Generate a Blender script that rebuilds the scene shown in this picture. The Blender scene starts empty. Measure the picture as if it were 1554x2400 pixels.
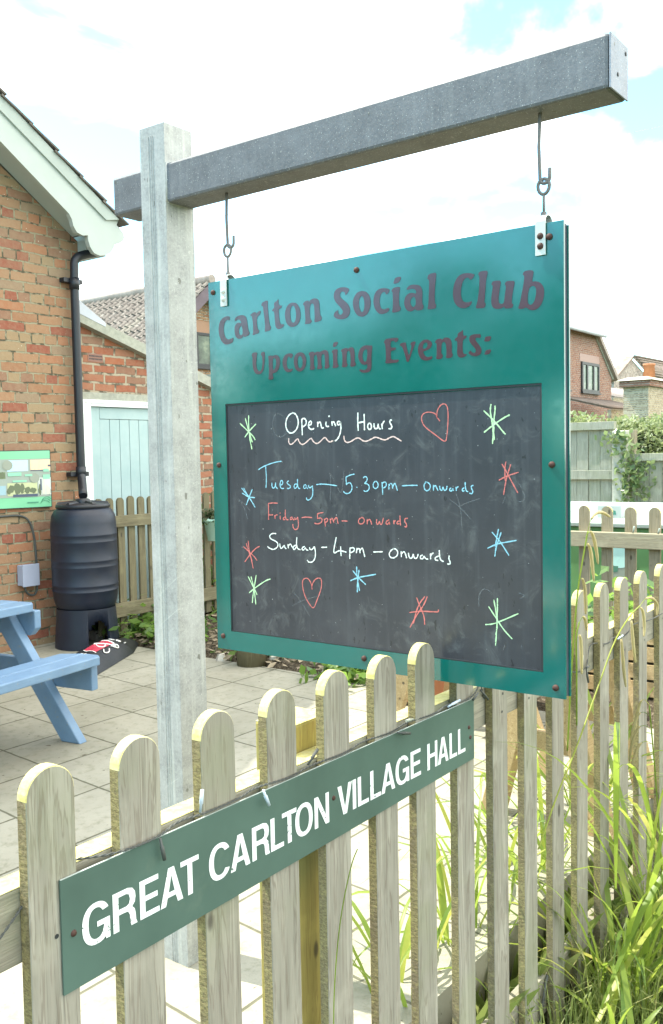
import bpy, bmesh, math, random
import numpy as np
from mathutils import Vector, Matrix, noise as mnoise
from mathutils.geometry import tessellate_polygon
R_ = random.Random(7)
rad = math.radians
SC = bpy.context.scene
COL = SC.collection

# ------------------------------------------------------------------ camera
F, YAW, PIT, ROL = 2181.02, 0.64634431, -0.0592465, -0.0191309
_c, _s = math.cos, math.sin
fwd = Vector((_c(YAW) * _c(PIT), _s(YAW) * _c(PIT), _s(PIT)))
rgt0 = Vector((_s(YAW), -_c(YAW), 0)); up0 = rgt0.cross(fwd)
rgt = rgt0 * _c(ROL) + up0 * _s(ROL); upv = -rgt0 * _s(ROL) + up0 * _c(ROL)
cam = bpy.data.cameras.new("camera"); co = bpy.data.objects.new("camera", cam); COL.objects.link(co)
cam.sensor_fit = 'VERTICAL'; cam.sensor_height = 24.0; cam.lens = 24.0 * F / 2400.0
cam.clip_start = 0.05; cam.clip_end = 2000
co.matrix_world = Matrix(((rgt.x, upv.x, -fwd.x, 0), (rgt.y, upv.y, -fwd.y, 0), (rgt.z, upv.z, -fwd.z, 0), (0, 0, 0, 1)))
SC.camera = co
# ------------------------------------------------------------------ light
SUN_EL, SUN_AZ = rad(58.5), rad(12.0)          # azimuth: from +Y towards -X
sdir = Vector((-_s(SUN_AZ) * _c(SUN_EL), _c(SUN_AZ) * _c(SUN_EL), _s(SUN_EL)))
sl = bpy.data.lights.new("sun", 'SUN'); so = bpy.data.objects.new("sun", sl); COL.objects.link(so)
sl.energy = 2.5; sl.angle = rad(0.5); sl.color = (1.0, 0.945, 0.82)
so.rotation_mode = 'QUATERNION'; so.rotation_quaternion = sdir.to_track_quat('Z', 'Y'); so.location = (-5, 20, 30)
SC.view_settings.view_transform = 'Standard'; SC.view_settings.look = 'None'
SC.view_settings.exposure = 2.15; SC.view_settings.gamma = 1.0
SC.cycles.max_bounces = 8; SC.cycles.transparent_max_bounces = 12


class NT:
    """small node-tree helper"""
    def __init__(s, tree):
        s.t = tree; s.nodes = tree.nodes; s.links = tree.links
    def n(s, typ, ins=None, **at):
        nd = s.nodes.new(typ)
        for k, v in at.items():
            setattr(nd, k, v)
        for k, v in (ins or {}).items():
            sk = nd.inputs[k]
            if isinstance(v, bpy.types.NodeSocket):
                s.links.new(v, sk)
            else:
                if hasattr(sk.default_value, '__len__') and not hasattr(v, '__len__'):
                    v = [v] * len(sk.default_value)
                if hasattr(v, '__len__') and len(sk.default_value) == 4 and len(v) == 3:
                    v = (*v, 1)
                sk.default_value = v
        return nd
    def math(s, op, a, b=0.0, clamp=False):
        return s.n('ShaderNodeMath', {0: a, 1: b}, operation=op, use_clamp=clamp).outputs[0]
    def mix(s, f, a, b, blend='MIX'):
        nd = s.n('ShaderNodeMix', {0: f, 6: a, 7: b}, data_type='RGBA', blend_type=blend)
        return nd.outputs[2]
    def ramp(s, f, stops, interp='LINEAR'):
        nd = s.n('ShaderNodeValToRGB', {0: f}); cr = nd.color_ramp; cr.interpolation = interp
        while len(cr.elements) < len(stops):
            cr.elements.new(0.5)
        for e, (p, c) in zip(cr.elements, stops):
            e.position = p; e.color = (*c, 1) if len(c) == 3 else c
        return nd.outputs[0]
    def thr(s, v, a, b):
        return s.n('ShaderNodeMapRange', {0: v, 1: a, 2: b, 3: 0.0, 4: 1.0}, interpolation_type='SMOOTHSTEP').outputs[0]
    def noise(s, vec, scale, detail=3.0, rough=0.55, dist=0.0):
        return s.n('ShaderNodeTexNoise', {'Vector': vec, 'Scale': scale, 'Detail': detail, 'Roughness': rough, 'Distortion': dist}).outputs[0]
    def vscale(s, vec, sc, loc=(0, 0, 0)):
        return s.n('ShaderNodeMapping', {'Vector': vec, 'Scale': sc, 'Location': loc}).outputs[0]
    def bump(s, h, strength=0.3, dist=0.01):
        return s.n('ShaderNodeBump', {'Height': h, 'Strength': strength, 'Distance': dist}).outputs[0]


def mat(name):
    m = bpy.data.materials.new(name); m.use_nodes = True
    t = NT(m.node_tree); t.nodes.clear()
    out = t.n('ShaderNodeOutputMaterial')
    bs = t.n('ShaderNodeBsdfPrincipled')
    t.links.new(bs.outputs[0], out.inputs[0])
    t.bs = bs; t.out = out
    t.pos = t.n('ShaderNodeNewGeometry').outputs['Position']
    t.obj = t.n('ShaderNodeTexCoord').outputs['Object']
    t.rnd = t.n('ShaderNodeObjectInfo').outputs['Random']
    def put(**kw):
        names = {'color': 'Base Color', 'rough': 'Roughness', 'metal': 'Metallic', 'normal': 'Normal', 'spec': 'Specular IOR Level', 'ior': 'IOR', 'coat': 'Coat Weight', 'coatr': 'Coat Roughness', 'alpha': 'Alpha', 'trans': 'Transmission Weight'}
        for k, v in kw.items():
            sk = bs.inputs[names[k]]
            if isinstance(v, bpy.types.NodeSocket):
                t.links.new(v, sk)
            elif hasattr(v, '__len__') and len(v) == 3:
                sk.default_value = (*v, 1)
            else:
                sk.default_value = v
    t.put = put; t.m = m
    return t


# ------------------------------------------------------------------ sky
W_ = bpy.data.worlds.new("World"); SC.world = W_; W_.use_nodes = True
w = NT(W_.node_tree); w.nodes.clear()
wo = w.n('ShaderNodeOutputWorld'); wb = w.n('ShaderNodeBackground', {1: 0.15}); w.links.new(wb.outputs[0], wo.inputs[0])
sky = w.n('ShaderNodeTexSky', sky_type='NISHITA', sun_disc=False, sun_elevation=SUN_EL, sun_rotation=-SUN_AZ, air_density=1.0, dust_density=0.4, ozone_density=1.0)
wd = w.n('ShaderNodeTexCoord').outputs['Generated']
sx = w.n('ShaderNodeSeparateXYZ', {0: wd})
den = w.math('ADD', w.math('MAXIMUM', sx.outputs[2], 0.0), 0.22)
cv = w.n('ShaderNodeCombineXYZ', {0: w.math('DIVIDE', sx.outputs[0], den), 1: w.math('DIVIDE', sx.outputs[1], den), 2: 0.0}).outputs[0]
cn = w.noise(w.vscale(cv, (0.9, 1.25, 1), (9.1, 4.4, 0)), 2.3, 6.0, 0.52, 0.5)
added_bank = w.math('ADD', w.math('MULTIPLY', w.thr(sx.outputs[2], 0.52, 0.85), 0.13), w.math('MULTIPLY', w.thr(w.math('MULTIPLY', sx.outputs[1], -1.0), -0.05, 0.5), 0.13))   # unseen cloud added overhead and behind the road, whitens the cyan shade
cm = w.thr(w.math('ADD', w.math('ADD', cn, added_bank), w.math('MULTIPLY', sx.outputs[0], 0.08)), 0.485, 0.69)
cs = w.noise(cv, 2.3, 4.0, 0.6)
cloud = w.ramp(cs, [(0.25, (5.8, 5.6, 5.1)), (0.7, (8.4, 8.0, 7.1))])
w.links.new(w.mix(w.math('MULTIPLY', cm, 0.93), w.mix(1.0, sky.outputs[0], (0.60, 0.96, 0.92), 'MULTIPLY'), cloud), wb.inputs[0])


# ------------------------------------------------------------------ mesh helpers
class MB:
    def __init__(s):
        s.v = []; s.f = []; s.mi = []; s.sm = []
    def add(s, vs, fs, mi=0, sm=False):
        o = len(s.v); s.v += [tuple(v) for v in vs]
        for f in fs:
            s.f.append([i + o for i in f]); s.mi.append(mi); s.sm.append(sm)
        return s
    def box(s, x0, x1, y0, y1, z0, z1, mi=0):
        vs = [(x, y, z) for z in (z0, z1) for y in (y0, y1) for x in (x0, x1)]
        return s.add(vs, [(0, 2, 3, 1), (4, 5, 7, 6), (0, 1, 5, 4), (2, 6, 7, 3), (0, 4, 6, 2), (1, 3, 7, 5)], mi)
    def hexa(s, p, mi=0):
        # p: 4 bottom + 4 top corners
        return s.add(p, [(3, 2, 1, 0), (4, 5, 6, 7), (0, 1, 5, 4), (1, 2, 6, 5), (2, 3, 7, 6), (3, 0, 4, 7)], mi)
    def prism(s, poly, a, b, fn, mi=0, mside=None, sm=False):
        # poly: 2D points; fn(u,v,w) -> xyz, extruded from w=a to w=b
        n = len(poly)
        vs = [fn(u, v, a) for u, v in poly] + [fn(u, v, b) for u, v in poly]
        s.add(vs, [list(range(n))[::-1], [i + n for i in range(n)]], mi)
        vs2 = vs
        s.add(vs2, [(i, (i + 1) % n, (i + 1) % n + n, i + n) for i in range(n)], mi if mside is None else mside, sm)
        return s
    def tube(s, path, r, n=8, mi=0, cap=True, sm=True):
        P = [Vector(p) for p in path]; rs = r if hasattr(r, '__len__') else [r] * len(P)
        rings = []; nrm = None
        for i, p in enumerate(P):
            t = (P[min(i + 1, len(P) - 1)] - P[max(i - 1, 0)])
            t = t.normalized() if t.length > 1e-9 else Vector((0, 0, 1))
            if nrm is None:
                nrm = t.orthogonal().normalized()
            else:
                nrm = (nrm - t * nrm.dot(t)); nrm = nrm.normalized() if nrm.length > 1e-6 else t.orthogonal().normalized()
            b = t.cross(nrm)
            rings.append([p + (nrm * math.cos(2 * math.pi * k / n) + b * math.sin(2 * math.pi * k / n)) * rs[i] for k in range(n)])
        vs = [q for rg in rings for q in rg]
        fs = [(i * n + k, i * n + (k + 1) % n, (i + 1) * n + (k + 1) % n, (i + 1) * n + k) for i in range(len(P) - 1) for k in range(n)]
        s.add(vs, fs, mi, sm)
        if cap:
            s.add(rings[0], [list(range(n))[::-1]], mi); s.add(rings[-1], [list(range(n))], mi)
        return s
    def lathe(s, prof, c, n=32, mi=0, sm=True, axis='z'):
        vs = []
        for r, z in prof:
            for k in range(n):
                a = 2 * math.pi * k / n
                if axis == 'z': vs.append((c[0] + r * math.cos(a), c[1] + r * math.sin(a), c[2] + z))
                elif axis == 'x': vs.append((c[0] + z, c[1] + r * math.cos(a), c[2] + r * math.sin(a)))
                else: vs.append((c[0] + r * math.cos(a), c[1] + z, c[2] + r * math.sin(a)))
        m = len(prof)
        s.add(vs, [(i * n + k, i * n + (k + 1) % n, (i + 1) * n + (k + 1) % n, (i + 1) * n + k) for i in range(m - 1) for k in range(n)], mi, sm)
        return s
    def fill(s, loops, fn, mi=0):
        tri = tessellate_polygon([[Vector((u, v, 0)) for u, v in l] for l in loops])
        flat = [p for l in loops for p in l]
        return s.add([fn(u, v) for u, v in flat], [tuple(t) for t in tri], mi)
    def build(s, name, mats, parent=None, bevel=0, local=False):
        me = bpy.data.meshes.new(name)
        off = Vector((0, 0, 0))
        if parent is not None and not local:
            r = parent
            while r.parent: r = r.parent
            off = Vector(r.location)
        me.from_pydata([(x - off.x, y - off.y, z - off.z) for x, y, z in s.v], [], s.f)
        for m in (mats if isinstance(mats, (list, tuple)) else [mats]):
            me.materials.append(m)
        me.polygons.foreach_set('material_index', s.mi); me.polygons.foreach_set('use_smooth', s.sm)
        bm = bmesh.new(); bm.from_mesh(me)
        bmesh.ops.remove_doubles(bm, verts=bm.verts, dist=1e-6)
        bmesh.ops.recalc_face_normals(bm, faces=bm.faces)
        bm.to_mesh(me); bm.free(); me.update()
        o = bpy.data.objects.new(name, me); COL.objects.link(o)
        if parent is not None: o.parent = parent
        if bevel:
            b = o.modifiers.new('bevel', 'BEVEL'); b.width = bevel; b.segments = 2; b.limit_method = 'ANGLE'; b.angle_limit = rad(40)
        return o


def tag(o, label, cat, group=None, kind=None):
    o['label'] = label; o['category'] = cat
    if group: o['group'] = group
    if kind: o['kind'] = kind
    return o
def thing(name, loc, label, cat, group=None, rz=0.0):
    o = bpy.data.objects.new(name, None); COL.objects.link(o); o.location = loc; o.rotation_euler = (0, 0, rz)
    o.empty_display_size = 0.1
    return tag(o, label, cat, group)
def struct(o):
    o['kind'] = 'structure'; return o
def smooth(pts, it=2, closed=False):
    for _ in range(it):
        q = []
        n = len(pts); rng = range(n if closed else n - 1)
        if not closed: q.append(pts[0])
        for i in rng:
            a, b = pts[i], pts[(i + 1) % n]
            q.append(tuple(x * .75 + y * .25 for x, y in zip(a, b))); q.append(tuple(x * .25 + y * .75 for x, y in zip(a, b)))
        if not closed: q.append(pts[-1])
        pts = q
    return pts
XZ = lambda u, v, w: (u, w, v)
YZ = lambda u, v, w: (w, u, v)
G = -1.42            # patio level (camera at 0)
GV = -1.66           # roadside verge level
FOOT = [(5.0784, 1.9369), (5.0535, 1.8897), (5.0894, 1.8678), (5.1234, 1.8382), (5.1332, 1.8042), (5.1179, 1.773), (5.0751, 1.7479), (5.0287, 1.7351), (5.0202, 1.7068), (4.9894, 1.6664), (4.9431, 1.6378), (4.8798, 1.6194), (4.8188, 1.6319), (4.7814, 1.6742), (4.766, 1.7199), (4.7634, 1.7594), (4.7158, 1.7489), (4.6612, 1.7632), (4.6294, 1.8049), (4.615, 1.8563), (4.5916, 1.8923)]
WIRE =  ((95.0234, 24.0, 31.9458), (22.8881, 24.0, 8.0699))
STEMS = [([(2.2084, 0.93, -0.7572), (2.2378, 0.93, -0.5435), (2.2756, 0.93, -0.362), (2.3133, 0.93, -0.2775), (2.3487, 0.93, -0.2078)], [[(2.3487, 0.93, -0.2078), (2.3666, 0.93, -0.1787), (2.4027, 0.93, -0.1628), (2.452, 0.93, -0.1634), (2.5126, 0.93, -0.1812)], [(2.3339, 0.93, -0.2213), (2.3604, 0.93, -0.2076), (2.3842, 0.93, -0.2185), (2.4082, 0.93, -0.2639), (2.4202, 0.93, -0.302)], [(2.3221, 0.93, -0.2493), (2.3426, 0.93, -0.2377), (2.3661, 0.93, -0.2533), (2.3806, 0.93, -0.307), (2.3894, 0.93, -0.3446)], [(2.2844, 0.93, -0.3299), (2.3072, 0.93, -0.3236), (2.3272, 0.93, -0.3484), (2.3326, 0.93, -0.4032), (2.3324, 0.93, -0.4257)]]), ([(2.0319, 0.93, -0.9496), (2.1541, 0.93, -0.8402), (2.2494, 0.93, -0.7794), (2.4277, 0.93, -0.627), (2.5411, 0.93, -0.5291), (2.6732, 0.93, -0.476), (2.7545, 0.93, -0.4623)], [[(2.7545, 0.93, -0.4623), (2.8004, 0.93, -0.4466), (2.8637, 0.93, -0.4511), (2.921, 0.93, -0.479), (2.9129, 0.93, -0.5142)], [(2.717, 0.93, -0.4698), (2.7545, 0.93, -0.4649), (2.785, 0.93, -0.4822), (2.7968, 0.93, -0.5334), (2.7891, 0.93, -0.5609)], [(2.6732, 0.93, -0.4786), (2.6804, 0.93, -0.4897), (2.6877, 0.93, -0.5287), (2.7023, 0.93, -0.5947), (2.7172, 0.93, -0.6268)], [(2.5817, 0.93, -0.5164), (2.5954, 0.93, -0.5285), (2.6058, 0.93, -0.5772), (2.6196, 0.93, -0.6419), (2.6337, 0.93, -0.6823)]]), ([(2.2698, 0.93, -0.7062), (2.2712, 0.93, -0.5499), (2.2662, 0.93, -0.4713), (2.2891, 0.93, -0.4394)], [[(2.2891, 0.93, -0.4394), (2.3121, 0.93, -0.4272), (2.3294, 0.93, -0.4366), (2.3351, 0.93, -0.4533), (2.3379, 0.93, -0.4696)], [(2.2718, 0.93, -0.4722), (2.2888, 0.93, -0.4706), (2.3001, 0.93, -0.4881), (2.3025, 0.93, -0.5391), (2.3051, 0.93, -0.579)]])]
STRAY = [(1.341, 1.03, -1.0736), (1.3447, 1.03, -1.0007), (1.3597, 1.03, -0.9081), (1.3795, 1.03, -0.8415), (1.4092, 1.03, -0.7777), (1.4282, 1.03, -0.7592)]
BOLTS = [(1.2638, 0.4316), (1.7244, 0.4349), (0.7873, 0.4338), (1.7192, -0.0162), (0.7842, -0.0246), (1.7199, -0.4721), (1.2610, -0.4799), (0.7783, -0.4853)]
LETTERS = [
 [[(16659,3673),(16697,3562),(16736,3594),(16775,3598),(16843,3557),(16892,3466),(16904,3332),(16877,3214),(16832,3133),(16754,3087),(16647,3097),(16589,3126),(16563,3108),(16584,3014),(16678,2975),(16811,2963),(16916,2996),(16994,3070),(17057,3192),(17087,3330),(17073,3484),(17015,3594),(16919,3665),(16799,3693)]],
 [[(16499,3595),(16445,3641),(16353,3663),(16237,3662),(16160,3639),(16111,3596),(16082,3518),(16061,3384),(16049,3288),(16026,3220),(16001,3204),(16023,3135),(16127,3110),(16191,3093),(16203,3142),(16243,3094),(16335,3068),(16438,3087),(16500,3169),(16523,3277),(16511,3409),(16451,3470),(16372,3490),(16283,3453),(16289,3501),(16331,3553),(16396,3569),(16462,3538),(16506,3533)], [(16292,3397),(16351,3355),(16375,3262),(16357,3185),(16293,3150),(16240,3183),(16237,3287),(16259,3375)]],
 [[(15956,3646),(15878,3684),(15777,3692),(15758,3644),(15701,3693),(15601,3705),(15642,3603),(15692,3590),(15731,3556),(15751,3465),(15739,3314),(15716,3246),(15671,3223),(15693,3151),(15820,3134),(15909,3115),(15881,3197),(15876,3365),(15896,3536),(15931,3624),(15969,3619)]],
 [[(15575,3894),(15470,3928),(15365,3935),(15378,3834),(15367,3648),(15342,3423),(15320,3310),(15280,3269),(15307,3188),(15418,3171),(15498,3166),(15477,3270),(15485,3438),(15515,3664),(15535,3815),(15585,3811)]],
 [[(15172,3848),(15066,3891),(15033,3933),(15017,3894),(15026,3850),(15004,3765),(14900,3759),(14938,3693),(15023,3684),(15015,3537),(14996,3370),(14962,3293),(14865,3302),(14855,3255),(14928,3207),(15038,3186),(15122,3226),(15148,3330),(15157,3515),(15170,3645),(15244,3653),(15205,3714),(15161,3718),(15166,3792)]],
 [[(14553,3790),(14460,3767),(14380,3686),(14336,3573),(14328,3428),(14367,3306),(14451,3224),(14570,3196),(14688,3220),(14770,3292),(14814,3406),(14827,3535),(14795,3659),(14721,3751),(14636,3787)], [(14567,3725),(14521,3693),(14476,3588),(14468,3479),(14482,3372),(14531,3304),(14586,3301),(14632,3351),(14653,3462),(14654,3589),(14615,3694)]],
 [[(14238,3742),(14167,3779),(14075,3786),(14064,3740),(14017,3788),(13925,3813),(13834,3806),(13767,3760),(13742,3668),(13739,3508),(13726,3383),(13675,3342),(13700,3265),(13802,3248),(13917,3242),(13891,3347),(13898,3525),(13906,3651),(13939,3699),(13997,3697),(14032,3647),(14047,3542),(14039,3398),(14029,3325),(13979,3293),(14009,3234),(14113,3226),(14205,3226),(14180,3305),(14187,3485),(14201,3648),(14223,3695),(14247,3680)]],
 [[(12843,3899),(12901,3825),(12970,3771),(12975,3816),(12997,3860),(13057,3880),(13115,3851),(13134,3799),(13106,3733),(13006,3658),(12906,3575),(12848,3469),(12844,3379),(12879,3293),(12948,3246),(13061,3227),(13174,3242),(13276,3280),(13332,3341),(13296,3410),(13226,3447),(13181,3461),(13194,3390),(13149,3339),(13092,3343),(13046,3383),(13056,3438),(13122,3518),(13223,3610),(13289,3699),(13317,3793),(13296,3882),(13238,3947),(13134,3976),(12999,3968),(12909,3943)]],
 [[(12491,3820),(12382,3790),(12297,3709),(12256,3580),(12263,3440),(12315,3322),(12404,3243),(12514,3228),(12635,3267),(12721,3384),(12762,3514),(12755,3638),(12691,3755),(12601,3812)], [(12497,3715),(12450,3656),(12427,3529),(12438,3406),(12479,3331),(12534,3346),(12576,3439),(12588,3565),(12564,3669)]],
 [[(11720,3753),(11763,3680),(11827,3653),(11847,3708),(11889,3730),(11953,3703),(11997,3621),(12010,3500),(11991,3392),(11928,3336),(11854,3328),(11780,3355),(11732,3320),(11781,3264),(11877,3231),(12005,3236),(12089,3298),(12152,3392),(12182,3519),(12168,3641),(12112,3757),(12015,3807),(11887,3812),(11782,3787)]],
 [[(11579,3995),(11506,4012),(11407,4002),(11446,3918),(11509,3874),(11630,3869),(11612,3930)]],
 [[(11646,3779),(11552,3790),(11438,3784),(11471,3680),(11483,3543),(11480,3405),(11466,3343),(11431,3322),(11458,3247),(11562,3232),(11683,3233),(11654,3320),(11645,3475),(11648,3632),(11661,3720),(11695,3698)]],
 [[(11285,3700),(11243,3764),(11161,3793),(11040,3784),(10939,3752),(10880,3693),(10862,3573),(10874,3438),(10870,3336),(10836,3298),(10858,3216),(10948,3205),(11029,3214),(11058,3255),(11109,3218),(11191,3204),(11282,3245),(11336,3337),(11351,3442),(11308,3557),(11225,3613),(11123,3617),(11033,3576),(11022,3634),(11061,3685),(11142,3709),(11224,3693)], [(11084,3527),(11145,3504),(11183,3440),(11178,3362),(11129,3297),(11067,3307),(11036,3372),(11045,3475)]],
 [[(10728,3902),(10707,3958),(10618,3977),(10496,3973),(10522,3834),(10544,3652),(10557,3452),(10549,3308),(10514,3288),(10531,3205),(10629,3199),(10748,3204),(10717,3302),(10704,3503),(10691,3704),(10689,3838),(10738,3870)]],
 [[(9559,3808),(9616,3734),(9681,3710),(9699,3753),(9755,3776),(9821,3744),(9869,3668),(9899,3556),(9904,3425),(9883,3324),(9827,3260),(9743,3242),(9677,3251),(9630,3262),(9659,3183),(9753,3136),(9866,3132),(9970,3169),(10054,3261),(10091,3365),(10099,3498),(10078,3628),(10029,3754),(9952,3835),(9838,3869),(9707,3860),(9624,3836)]],
 [[(9486,3798),(9458,3851),(9375,3861),(9244,3847),(9285,3724),(9305,3597),(9321,3437),(9335,3277),(9345,3197),(9309,3168),(9337,3082),(9457,3087),(9558,3099),(9511,3216),(9481,3375),(9461,3535),(9454,3697),(9458,3770)]],
 [[(9178,3549),(9151,3610),(9070,3619),(8950,3603),(8972,3491),(9000,3350),(9016,3224),(9002,3142),(8949,3117),(8895,3130),(8877,3208),(8858,3349),(8839,3458),(8848,3499),(8874,3511),(8838,3573),(8750,3575),(8631,3556),(8663,3437),(8691,3313),(8709,3188),(8710,3101),(8670,3085),(8702,3009),(8790,3011),(8879,3021),(8875,3063),(8950,3027),(9057,3029),(9138,3060),(9179,3129),(9185,3243),(9162,3386),(9143,3496),(9151,3532)]],
 [[(8467,3657),(8435,3723),(8349,3737),(8209,3715),(8239,3588),(8257,3488),(8180,3494),(8079,3458),(8012,3372),(7987,3276),(8005,3138),(8048,3018),(8133,2934),(8235,2911),(8320,2936),(8392,2994),(8449,2966),(8580,2980),(8527,3088),(8491,3258),(8455,3411),(8428,3565),(8427,3640)], [(8240,3408),(8300,3392),(8335,3318),(8356,3195),(8354,3084),(8311,3024),(8243,3040),(8191,3128),(8165,3250),(8167,3344),(8198,3395)]],
 [[(15953,2611),(15921,2684),(15753,2681),(15779,2586),(15807,2416),(15794,2285),(15733,2199),(15661,2200),(15610,2272),(15588,2421),(15600,2583),(15648,2602),(15617,2670),(15502,2678),(15516,2501),(15533,2331),(15574,2205),(15634,2133),(15750,2120),(15851,2159),(15911,2272),(15930,2425),(15919,2576)]],
 [[(15406,2553),(15293,2565),(15265,2541),(15166,2569),(15068,2540),(15015,2462),(15012,2356),(15050,2231),(15122,2141),(15236,2112),(15264,2119),(15266,2044),(15230,2020),(15268,1959),(15410,1968),(15387,2063),(15381,2277),(15386,2491)], [(15224,2489),(15168,2485),(15134,2408),(15145,2302),(15190,2210),(15247,2192),(15259,2289),(15254,2438)]],
 [[(14585,2533),(14629,2453),(14684,2436),(14709,2501),(14765,2474),(14801,2382),(14799,2255),(14759,2189),(14678,2173),(14608,2200),(14616,2137),(14707,2106),(14817,2117),(14897,2199),(14936,2318),(14927,2434),(14860,2534),(14749,2567),(14653,2560)]],
 [[(14368,2568),(14261,2538),(14191,2439),(14179,2314),(14217,2192),(14299,2115),(14394,2096),(14501,2139),(14558,2238),(14576,2365),(14546,2488),(14463,2555)], [(14370,2491),(14310,2428),(14286,2322),(14310,2220),(14379,2162),(14439,2219),(14463,2335),(14438,2448)]],
 [[(14110,2484),(14074,2543),(13942,2547),(13930,2511),(13824,2543),(13759,2518),(13693,2547),(13589,2559),(13513,2518),(13494,2425),(13498,2282),(13495,2201),(13470,2179),(13497,2115),(13639,2109),(13611,2189),(13607,2352),(13623,2466),(13669,2469),(13717,2432),(13721,2279),(13715,2186),(13690,2164),(13717,2115),(13861,2111),(13833,2185),(13833,2370),(13857,2464),(13910,2468),(13945,2420),(13949,2276),(13943,2193),(13917,2170),(13940,2116),(14085,2110),(14057,2201),(14060,2367),(14076,2471)]],
 [[(13334,2715),(13197,2717),(13241,2647),(13280,2610),(13370,2607),(13355,2667)]],
 [[(13384,2527),(13333,2547),(13218,2544),(13239,2444),(13242,2283),(13234,2185),(13202,2169),(13229,2110),(13394,2104),(13367,2191),(13363,2353),(13373,2476),(13406,2478)]],
 [[(13118,2525),(13054,2546),(12942,2551),(12935,2520),(12854,2557),(12780,2551),(12737,2483),(12735,2344),(12738,2204),(12702,2166),(12728,2104),(12877,2101),(12850,2193),(12854,2353),(12869,2464),(12918,2488),(12962,2442),(12972,2302),(12967,2182),(12938,2163),(12969,2107),(13115,2106),(13087,2211),(13089,2372),(13101,2474),(13127,2476)]],
 [[(12220,2542),(12247,2423),(12262,2247),(12258,2089),(12279,1992),(12341,1941),(12462,1934),(12571,1963),(12614,2016),(12558,2022),(12473,1996),(12400,2011),(12374,2068),(12378,2138),(12446,2113),(12531,2139),(12603,2214),(12637,2326),(12610,2453),(12535,2536),(12425,2566),(12328,2552)], [(12414,2476),(12371,2463),(12374,2315),(12396,2198),(12457,2183),(12504,2246),(12514,2356),(12476,2452)]],
 [[(11912,2579),(11871,2659),(11718,2665),(11499,2654),(11534,2584),(11593,2551),(11627,2602),(11720,2601),(11734,2457),(11641,2445),(11572,2439),(11607,2385),(11724,2383),(11730,2263),(11716,2180),(11611,2167),(11500,2171),(11531,2103),(11705,2106),(11888,2100),(11856,2195),(11859,2390),(11873,2547)]],
 [[(11486,2474),(11455,2529),(11329,2537),(11311,2517),(11297,2401),(11254,2263),(11231,2246),(11196,2335),(11167,2447),(11193,2487),(11212,2470),(11170,2527),(11046,2539),(11093,2440),(11163,2294),(11221,2165),(11250,2095),(11302,2095),(11323,2192),(11367,2330),(11422,2459)]],
 [[(11005,2329),(10980,2450),(10901,2528),(10801,2557),(10702,2529),(10633,2472),(10649,2383),(10727,2324),(10838,2301),(10872,2289),(10839,2211),(10774,2164),(10697,2162),(10652,2181),(10620,2146),(10676,2100),(10797,2085),(10907,2122),(10973,2203)], [(10881,2366),(10869,2440),(10824,2489),(10769,2484),(10743,2439),(10771,2375),(10837,2347)]],
 [[(10554,2488),(10516,2531),(10397,2539),(10387,2501),(10332,2546),(10246,2547),(10172,2509),(10141,2414),(10143,2285),(10140,2192),(10113,2171),(10146,2100),(10295,2097),(10273,2184),(10275,2333),(10295,2437),(10344,2469),(10388,2436),(10404,2325),(10406,2204),(10363,2182),(10381,2100),(10544,2094),(10521,2185),(10519,2354),(10524,2457),(10567,2455)]],
 [[(9991,2612),(9896,2649),(9860,2679),(9861,2609),(9855,2544),(9765,2545),(9804,2479),(9867,2467),(9879,2317),(9870,2188),(9839,2149),(9766,2152),(9808,2101),(9913,2081),(9987,2106),(10013,2181),(10005,2328),(10003,2457),(10077,2464),(10045,2516),(9996,2530)]],
 [[(9432,2541),(9437,2461),(9504,2476),(9545,2479),(9572,2446),(9546,2398),(9475,2319),(9425,2242),(9420,2169),(9467,2101),(9570,2082),(9673,2114),(9745,2169),(9682,2228),(9658,2180),(9600,2157),(9559,2172),(9554,2226),(9609,2294),(9691,2383),(9717,2459),(9699,2530),(9616,2553),(9514,2549)]],
 [[(9331,2478),(9180,2482),(9211,2395),(9251,2372),(9363,2382),(9342,2425)]],
 [[(9314,2197),(9189,2204),(9213,2134),(9254,2102),(9359,2101),(9339,2145)]],
]
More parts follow.
